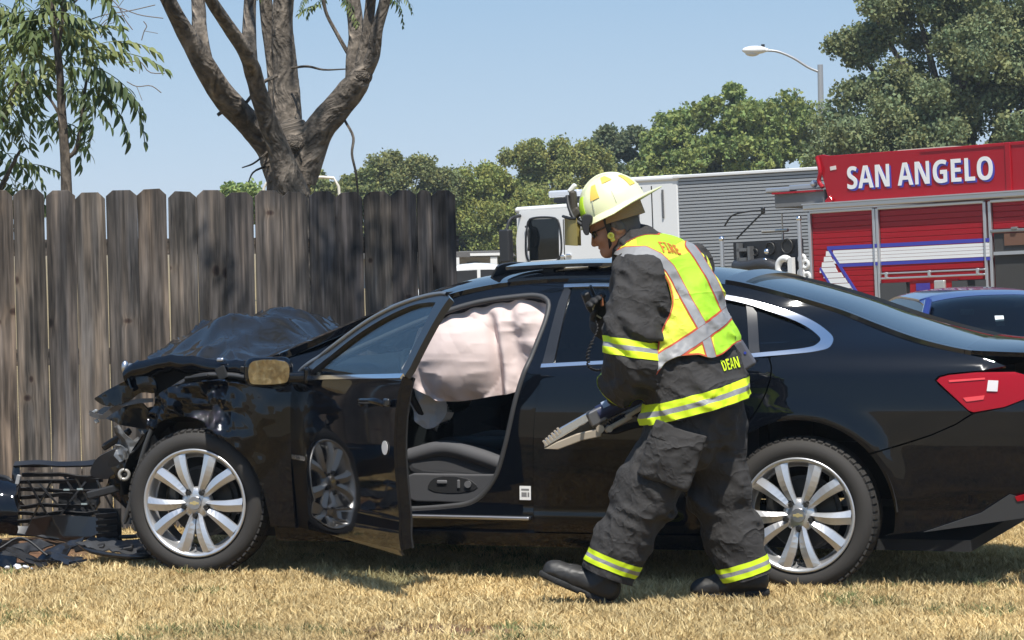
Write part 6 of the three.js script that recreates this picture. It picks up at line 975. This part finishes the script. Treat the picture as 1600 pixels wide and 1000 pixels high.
  function boot(name, heel, toe, shaft) { // heel/toe on the sole line
    const hx = heel[0], hy = heel[1], hz = heel[2], dx = toe[0] - hx, dy = toe[1] - hy, dz = toe[2] - hz, L = Math.hypot(dx, dy, dz), ux = dx / L, uy = dy / L, vx = uy < 9 ? -uy * Math.sign(ux) * -1 : 0;
    const nx = ux < 0 ? uy : -uy, ny = Math.abs(ux); // up direction of the foot
    const P = (t, h, r) => [hx + dx * t + nx * h, hy + dy * t + ny * h, hz + dz * t, r];
    const f = (x, y, z) => { let d = chain(x, y, z, [P(.10, .06, .046), P(.35, .062, .050), P(.62, .050, .046), P(.86, .042, .040), P(.93, .04, .036)], .03); d = smin(d, cap3(x, y, z, P(.14, .07, .05), [shaft[0], shaft[1], shaft[2], .062]), .04); const hgt = (x - hx) * nx + (y - hy) * ny; d = Math.max(d, .012 - hgt); if (Math.abs(d) < .03) d -= .0025 * fold(x, y, z, 18, 4); return d; };
    const xs = [hx, toe[0], shaft[0]], ys = [hy, toe[1], shaft[1]]; const g = surfaceNets(f, [Math.min(...xs) - .1, Math.min(...ys) - .04, hz - .12], [Math.max(...xs) + .1, Math.max(...ys) + .1, hz + .12], .007);
    const b = meshOf(name, g, bootM, man);
    const so = surfaceNets((x, y, z) => { let d = chain(x, y, z, [P(.08, .012, .048), P(.4, .012, .046), P(.72, .012, .052), P(.95, .012, .04)], .02); const h = (x - hx) * nx + (y - hy) * ny, t = ((x - hx) * dx + (y - hy) * dy) / L / L; return Math.max(d, h - .022, -h + (t > .36 && t < .46 ? .008 : -.004)); }, [Math.min(hx, toe[0]) - .1, Math.min(hy, toe[1]) - .05, hz - .12], [Math.max(hx, toe[0]) + .1, Math.max(hy, toe[1]) + .08, hz + .12], .0065);
    meshOf('sole', so, soleM, b);
  }
  boot('boot', [-.318, .012, .10], [-.585, .135, .075], [-.315, .26, .10]); boot('boot', [.345, .022, -.095], [.055, .004, -.135], [.29, .16, -.10]);
  // ---- head (built facing -x, then tilted down)
  const HM = new THREE.Matrix4().compose(V(-.259, 1.654, -.06), new THREE.Quaternion().setFromEuler(new THREE.Euler(0, R(-5), R(24), 'YZX')), V(1, 1, 1));
  const headF = (x, y, z) => {
    const az = Math.abs(z);
    let d = ell(x, y, z, [-.018, -.015, 0], [.097, .106, .076]);
    d = smin(d, ell(x, y, z, [-.070, -.085, 0], [.052, .075, .058]), .03);
    d = smin(d, cap3(x, y, az, [-.095, -.150, .014, .022], [-.030, -.110, .052, .022]), .02); d = smin(d, ell(x, y, z, [-.100, -.148, 0], [.026, .021, .026]), .02);
    d = smin(d, cap3(x, y, z, [-.116, -.056, 0, .010], [-.134, -.094, 0, .013]), .012); d = smin(d, ell(x, y, az, [-.122, -.099, .012], [.012, .009, .009]), .008);
    d = smin(d, cap3(x, y, az, [-.112, -.042, 0, .012], [-.100, -.044, .038, .012]), .012);
    d = Math.max(d, -ell(x, y, az, [-.117, -.062, .033], [.012, .011, .017]));
    d = smin(d, ell(x, y, z, [-.117, -.120, 0], [.010, .0065, .020]), .008); d = smin(d, ell(x, y, z, [-.114, -.133, 0], [.010, .007, .018]), .008);
    d = Math.max(d, -ell(x, y, z, [-.125, -.1265, 0], [.012, .0022, .022]));
    d = smin(d, ell(x, y, az, [-.098, -.085, .040], [.024, .020, .018]), .02);
    const ear = Math.max(ell(x, y, az, [-.012, -.070, .078], [.021, .033, .011]), -ell(x, y, az, [-.018, -.070, .090], [.011, .02, .009])); d = smin(d, ear, .006);
    d = smin(d, cap3(x, y, z, [.012, -.08, 0, .060], [.022, -.26, 0, .062]), .03); return d;
  };
  const HG = surfaceNets(headF, [-.17, -.30, -.12], [.13, .11, .12], .0042).applyMatrix4(HM);
  // bare hands are inside the gloves; wrists join the figure to them
  const limbs = surfaceNets((x, y, z) => { let d = chain(x, y, z, [[.06, .88, 0, .10], [-.02, 1.12, -.01, .105], [-.10, 1.36, -.04, .10], [-.165, 1.50, -.055, .055]], .05); for (const l of [La, Ra, Ll, Rl]) d = smin(d, chain(x, y, z, l.map(p => [p[0], p[1], p[2], p[3] * .42]), .03), .04); return d; }, [-.45, .03, -.42], [.40, 1.58, .32], .02);
  meshOf('body', [HG, limbs], phys([.40, .205, .135], .55, { sheen: .2, ...two }), man);
  const HI = HM.clone().invert(), tmp = V(0, 0, 0), hl = f => (x, y, z) => { tmp.set(x, y, z).applyMatrix4(HI); return f(tmp.x, tmp.y, tmp.z); };
  meshOf('hair', clipGeo(HG, [hl((x, y, z) => Math.min(x - (-.035 + .5 * Math.max(0, -y - .06)) + (Math.abs(z) < .05 ? 0 : -.012 + .02 * vn(y * 40, z * 40)), y + .125 + .1 * x))], .004), std([.11, .095, .085], .9, { bumpMap: grain, bumpScale: .003, ...two }), man);
  const H = (name, geos, mat, parent = man) => meshOf(name, merge([].concat(geos)).applyMatrix4(HM), mat, parent);
  H('sunglasses', [gridSurf(8, 5, (u, v) => { const a = lerp(.15, 1.15, u); return [-.124 + .034 * (1 - Math.cos(a)), lerp(-.048, -.079 + .008 * u, v), .012 + .052 * Math.sin(a)]; }, .003), gridSurf(8, 5, (u, v) => { const a = lerp(.15, 1.15, u); return [-.124 + .034 * (1 - Math.cos(a)), lerp(-.048, -.079 + .008 * u, v), -.012 - .052 * Math.sin(a)]; }, .003), tube([[-.108, -.052, .060], [-.07, -.052, .072], [-.02, -.05, .078]], .0032, 10, 6), tube([[-.108, -.052, -.060], [-.07, -.052, -.072], [-.02, -.05, -.078]], .0032, 10, 6), bar([-.124, -.052, -.014], [-.124, -.052, .014], .003)], phys([.012, .012, .014], .12, { clearcoat: 1, ...two }));
  // ---- helmet
  const shellM = phys([.80, .82, .50], .42, { clearcoat: .4, clearcoatRoughness: .2, ...two });
  const helm = meshOf('helmet', gridSurf(28, 48, (u, v) => { const a = v * 6.28318, e = u * Math.PI / 2, q = Math.cos(e), ridge = .0035 * Math.pow(Math.abs(Math.cos(4 * a)), 18) * Math.sin(2 * e); const r = 1 + ridge * 9 * .12; return [.002 + (.138 * q * Math.cos(a) * r), .008 + .140 * Math.pow(Math.sin(e), .92) + ridge, .116 * q * Math.sin(a) * r]; }, .004, true).applyMatrix4(HM), shellM, man);
  H('brim', gridSurf(6, 56, (u, v) => { const a = v * 6.28318, c = Math.cos(a), s = Math.sin(a), back = Math.max(0, c), w = lerp(.026, .024 + .062 * Math.pow(back, 1.6), 1); const t = u; return [.002 + c * (.138 + w * t), .010 - .016 * t * (1 - .5 * back) - .012 * t * t * (1 - back) + .004 * back * t, s * (.116 + .028 * t)]; }, .0045, true), shellM, helm);
  H('comb', [tube([[-.125, .06, 0], [-.075, .128, 0], [0, .155, 0], [.08, .128, 0], [.135, .05, 0]], .0075, 30, 8)], shellM, helm);
  H('seam', [tube([[-.068, .02, .110], [-.063, .06, .104], [-.048, .10, .084]], .0016, 12, 5), tube([[.03, .02, .1195], [.03, .07, .107], [.025, .11, .077]], .0014, 12, 5)], std([.45, .46, .36], .6), helm);
  const patch = (a0, e0, w, h, mat) => H('reflective_patch', gridSurf(8, 8, (u, v) => { const a = a0 + (u - .5) * w * (1.1 - .35 * v), e = e0 + (v - .5) * h, q = Math.cos(e); return [.002 + .1440 * q * Math.cos(a), .008 + .1462 * Math.pow(Math.sin(e), .92), .1222 * q * Math.sin(a)]; }, .0015), mat, helm);
  const oM = std([.85, .55, .10], .6, two), gM = std([.60, .90, .03], .6, two);
  patch(2.62, .42, .30, .52, gM); patch(1.95, .66, .30, .52, oM); patch(1.30, .98, .42, .34, oM); patch(-1.95, .66, .30, .52, oM); patch(-2.62, .42, .30, .52, gM); patch(.5, .6, .3, .5, oM);
  H('ear_flap', gridSurf(6, 30, (u, v) => { const a = lerp(-2.05, 2.05, v), k = Math.cos(a); return [.004 + (.112 - .004 * u) * Math.cos(a), -.004 - .062 * u * (.75 + .25 * k), .094 * Math.sin(a)]; }, .004), std([.30, .195, .10], .9, { bumpMap: grain, bumpScale: .002, ...two }), helm);
  H('chin_strap', [gridSurf(10, 2, (u, v) => [-.052 - .008 * u + v * .022, -.005 - .07 * u, .090 - .012 * u * u], .003), gridSurf(8, 2, (u, v) => [-.060 - .03 * u + v * .014, -.075 - .085 * u, .080 - .05 * u * u], .003)], std([.02, .02, .02], .8, two), helm);
  H('strap_buckle', [rbx(.020, .032, .014, .006, -.052, -.105, .074), new THREE.TorusGeometry(.010, .005, 8, 16).translate(-.052, -.094, .083)], std([.78, .74, .12], .5), helm);
  // face shield swung forward, with its frame and hinge
  H('face_shield', gridSurf(6, 16, (u, v) => { const a = lerp(-.95, .95, v), k = (1 - Math.cos(a)) / (1 - Math.cos(.95)); return [lerp(-.2005, -.247, u) + .052 * k, lerp(.060, -.046, u) - .028 * k, .112 * Math.sin(a) / Math.sin(.95)]; }, .003), phys([.46, .38, .13], .25, { transmission: .35, thickness: 0, ...two }), helm);
  H('shield_frame', [tube([[-.150, .135, .030], [-.160, .09, .065], [-.158, .03, .095], [-.135, -.012, .108]], .008, 16, 8), tube([[-.150, .135, -.030], [-.160, .09, -.065], [-.158, .03, -.095], [-.135, -.012, -.108]], .008, 16, 8), tube([[-.150, .03, .112], [-.178, .045, .085], [-.198, .062, .05], [-.202, .066, 0], [-.198, .062, -.05], [-.178, .045, -.085], [-.150, .03, -.112]], .006, 24, 6)], M.plastic, helm);
  H('shield_hinge', extr(smoothPoly([[-.140, .0], [-.118, .030], [-.092, .022], [-.086, .004], [-.112, -.018], [-.132, -.052], [-.146, -.046]], 3), .022, .100, .004), M.plastic, helm);
  H('shield_hinge', extr(smoothPoly([[-.140, .0], [-.118, .030], [-.092, .022], [-.086, .004], [-.112, -.018], [-.132, -.052]], 3), .022, -.122, .004), M.plastic, helm);
  H('front_holder', [rbx(.03, .11, .07, .012, -.140, .095, 0, 0, 0, -.35), rbx(.05, .04, .09, .012, -.148, .055, 0, 0, 0, .3)], std([.05, .042, .03], .6, two), helm);
  H('front_emblem', [rbx(.045, .020, .05, .008, -.118, .156, 0, 0, 0, .42)], std([.72, .72, .66], .4), helm);
  // ---- gloves
  const gloveM = std([.02, .02, .021], .7, { bumpMap: wrinkle, bumpScale: .0015, ...two });
  function glove(C, fx, fy, curl, sgn) { // palm centre, finger direction fx, palm normal fy
    const X = V(...fx).normalize(), Y = V(...fy).normalize(), Z = X.clone().cross(Y).normalize(), at = (a, b, c) => { const p = V(...C).addScaledVector(X, a).addScaledVector(Y, b).addScaledVector(Z, c); return [p.x, p.y, p.z]; };
    const chains = []; [[-.031, .072, 0], [-.010, .082, .004], [.012, .076, .002], [.032, .060, -.004]].forEach(([c, L, b]) => { const pts = [[...at(.03, 0, c), .0125]]; let a = 0, px = .045, py = 0; for (let k = 0; k < 3; k++) { a += curl * [.7, 1.05, .8][k]; px += Math.cos(a) * L * [.42, .33, .25][k]; py += Math.sin(a) * L * [.42, .33, .25][k]; pts.push([...at(px, py, c * (1 + .05 * k)), [.0125, .0115, .0105][k]]); } chains.push(pts); });
    chains.push([[...at(-.03, .004, -.030 * sgn), .015], [...at(.0, .022, -.048 * sgn), .0135], [...at(.026, .042, -.046 * sgn), .0125], [...at(.045, .052, -.034 * sgn), .0115]]);
    const f = (x, y, z) => { let d = 1e9; d = smin(cap3(x, y, z, [...at(-.035, 0, -.016), .024], [...at(.035, 0, -.02), .022]), cap3(x, y, z, [...at(-.035, 0, .016), .024], [...at(.035, 0, .022), .021]), .02); d = smin(d, cap3(x, y, z, [...at(-.04, 0, 0), .032], [...at(-.11, 0, 0), .044]), .02); for (const c of chains) { let q = 1e9; for (let i = 0; i + 1 < c.length; i++) q = Math.min(q, cap3(x, y, z, c[i], c[i + 1])); d = smin(d, q, .006); } return d; };
    return surfaceNets(f, C.map(v => v - .16), C.map(v => v + .16), .0042);
  }
  const gR = meshOf('glove', glove([-.325, 1.235, -.175], [-.35, .62, .55], [.45, -.35, .8], .62, 1), gloveM, man);
  const gL = meshOf('glove', glove([-.250, .905, -.045], [.08, -.25, -1], [.1, -1, .3], .75, -1), gloveM, man);
  meshOf('glove_piping', [tube([[-.318, 1.200, -.128], [-.340, 1.215, -.125], [-.352, 1.24, -.118], [-.345, 1.26, -.112]], .004, 12, 6)], std([.55, .52, .36], .6), gR);
  meshOf('bib_strap', [rbx(.014, .05, .02, .005, -.315, 1.275, -.10, 0, 0, .1)], std([.22, .08, .03], .8), man);
  // writing sewn on the clothing: letters laid on the cloth
  function lettering(name, str, size, wScale, O, u, o, target, mat, parent, mirror) {
    const g0 = text(str, size, .0005).toNonIndexed(), w = g0.boundingBox ?? (g0.computeBoundingBox(), g0.boundingBox), U = V(...u).normalize(), Oo = V(...o).normalize(), Vv = Oo.clone().cross(U).normalize();
    g0.computeBoundingBox(); const cx = (g0.boundingBox.max.x + g0.boundingBox.min.x) / 2, cy = size / 2;
    target.updateMatrixWorld(true); const ray = new THREE.Raycaster(), P = g0.attributes.position, pos = [], nor = [], uv = []; const inv = man.matrixWorld.clone().invert();
    man.updateMatrixWorld(true);
    for (let t = 0; t < P.count; t += 3) {
      if (Math.abs(P.getZ(t)) + Math.abs(P.getZ(t + 1)) + Math.abs(P.getZ(t + 2)) < .001 * .9) continue; // keep the front faces only
      const zsum = P.getZ(t) + P.getZ(t + 1) + P.getZ(t + 2); if (zsum < .0014) continue;
      // split large triangles so that they follow the cloth
      const rec = (a, b, c, lv) => { if (lv) { const m = (p, q) => [(p[0] + q[0]) / 2, (p[1] + q[1]) / 2], ab = m(a, b), bc = m(b, c), ca = m(c, a); rec(a, ab, ca, lv - 1); rec(ab, b, bc, lv - 1); rec(ca, bc, c, lv - 1); rec(ab, bc, ca, lv - 1); return; }
        const out = []; for (const p of [a, b, c]) { const q = V(...O).addScaledVector(U, (p[0] - cx) * wScale).addScaledVector(Vv, p[1] - cy).addScaledVector(Oo, .12); q.applyMatrix4(man.matrixWorld); ray.set(q, Oo.clone().negate()); const h = ray.intersectObject(target, false)[0]; if (!h) return; const n = h.face.normal; out.push([h.point.clone().applyMatrix4(man.matrixWorld.clone().invert()).addScaledVector(Oo, .005), n]); }
        for (const [q, n] of out) { pos.push(q.x, q.y, q.z); nor.push(n.x, n.y, n.z); uv.push(0, 0); } };
      rec([P.getX(t), P.getY(t)], [P.getX(t + 1), P.getY(t + 1)], [P.getX(t + 2), P.getY(t + 2)], 1);
    }
    const g = new THREE.BufferGeometry(); g.setAttribute('position', new THREE.Float32BufferAttribute(pos, 3)); g.setAttribute('normal', new THREE.Float32BufferAttribute(nor, 3)); g.setAttribute('uv', new THREE.Float32BufferAttribute(uv, 2)); if (pos.length) meshOf(name, g, mat, parent); else console.log('no letters', str);
  }
  scene.updateMatrixWorld(true);
  const bvhVest = new THREE.Mesh(clipGeo(VG, [vestIn, (x, y, z) => y - 1.33]), M.dark), bvhJ = new THREE.Mesh(clipGeo(J, [(x, y) => x - .02, (x, y) => 1.14 - y, (x, y) => y - .9]), M.dark); for (const b of [bvhVest, bvhJ]) { b.matrixAutoUpdate = false; b.matrix.copy(man.matrixWorld); b.matrixWorld.copy(man.matrixWorld); b.updateMatrixWorld = () => {}; }
  lettering('fire_lettering', 'FIRE', .062, .62, [-.046, 1.47, .06], [.95, .22, -.25], [.35, .62, .70], bvhVest, std([.55, .16, .02], .7, two), vest);
  lettering('name_lettering', 'DEAN', .046, .80, [.195, 1.005, .10], [.80, .12, -.58], [.58, .10, .80], bvhJ, band, jk);
  // ---- radio microphone with coiled lead
  const mic = thing('radio_microphone', 'black hand microphone with coiled lead held in the gloved hand at chest', 'microphone', [.694, -.0251, .95]);
  meshOf('mic_body', [rbx(.035, .085, .04, .01, -.372, 1.275, -.125, .3, .3, .35), rbx(.012, .05, .03, .004, -.352, 1.315, -.12, .3, 0, .4)], M.plastic, mic);
  { const pts = []; const base = [[-.352, 1.215, -.12], [-.335, 1.16, -.10], [-.355, 1.11, -.09], [-.378, 1.05, -.08], [-.370, .995, -.07], [-.33, .985, -.06], [-.295, 1.02, -.05]].map(p => V(...p)), c = new THREE.CatmullRomCurve3(base); for (let i = 0; i <= 300; i++) { const t = i / 300, p = c.getPoint(t), a = t * 150, r = t > .35 && t < .85 ? .006 : .0015; pts.push(p.add(V(r * Math.cos(a), r * .4 * Math.sin(a), r * Math.sin(a)))); } meshOf('coiled_lead', new THREE.TubeGeometry(new THREE.CatmullRomCurve3(pts), 500, .0036, 5), M.plastic, mic); }
  // ---- battery rescue tool carried on the far side
  const tool = thing('rescue_tool', 'battery spreader tool with steel jaws and blue body carried under the firefighter arm', 'tool', [.694 - .569, -.0251 + .649, .95 - .27]); tool.rotation.set(0, R(2), R(24.5));
  const steel = std([.72, .72, .73], .25, { metalness: 1 }), tan = std([.46, .39, .30], .5, { metalness: .5 }), navy = std([.012, .018, .06], .45);
  const jaw = meshOf('upper_jaw', [extr([[.0, .0], [.012, .028], [.10, .048], [.26, .058], [.27, .022], [.12, .012]], .035, -.017, .004)], steel, tool);
  for (let i = 0; i < 6; i++) meshOf('jaw_tooth', rbx(.010, .026, .042, .002, .012 + i * .0155, .016 + i * .0045, 0, 0, 0, .15), tan, jaw);
  const lj = meshOf('lower_jaw', [extr([[.0, -.004], [.05, -.032], [.16, -.042], [.24, -.062], [.26, -.03], [.15, -.006], [.06, .0]], .035, -.017, .004)], tan, tool);
  meshOf('linkage', [rbx(.13, .022, .03, .006, .33, -.045, .0, 0, 0, .06), rbx(.10, .02, .03, .006, .42, -.03, 0, 0, 0, .1), bar([.25, -.03, -.03], [.25, -.03, .03], .018), bar([.285, -.048, -.03], [.285, -.048, .03], .014)], tan, tool);
  meshOf('pivot_block', [rbx(.08, .07, .06, .012, .26, .022, 0)], std([.16, .16, .165], .4, { metalness: .6 }), tool);
  meshOf('tool_body', [new THREE.CylinderGeometry(.036, .040, .30, 24).rotateZ(Math.PI / 2).translate(.42, .028, 0), rbx(.26, .09, .09, .03, .66, .02, 0)], navy, tool);
  meshOf('body_label', [gridSurf(3, 8, (u, v) => { const a = lerp(.4, 1.7, v); return [.30 + .055 * u, .028 + .041 * Math.sin(a), .041 * Math.cos(a)]; }, .001)], std([.30, .36, .46], .5, two), tool);
  meshOf('carry_handle', [tube([[.34, .07, 0], [.36, .115, 0], [.50, .12, 0], [.53, .075, 0]], .013, 24, 8)], M.plastic, tool);
  meshOf('rear_grip', [tube([[.74, .05, 0], [.76, .10, 0], [.88, .10, 0], [.90, .04, 0]], .014, 20, 8)], M.plastic, tool);
  const bt = meshOf('battery', [rbx(.105, .13, .09, .016, .915, -.012, 0, 0, 0, .12)], std([.09, .092, .11], .45), tool);
  meshOf('battery_cap', [rbx(.10, .075, .094, .014, .890, .075, 0, 0, 0, .12)], std([.62, .60, .58], .45), bt);
  meshOf('battery_sticker', [bx(.05, .02, .002, .905, .062, .049, 0, 0, .12)], std([.55, .03, .03], .5), bt);
  meshOf('battery_contact', [new THREE.CylinderGeometry(.006, .006, .004, 12).rotateX(Math.PI / 2).translate(.895, -.03, .047), new THREE.CylinderGeometry(.006, .006, .004, 12).rotateX(Math.PI / 2).translate(.945, -.005, .047)], std([.03, .05, .35], .4), bt);
}
renderer.render(scene, camera);
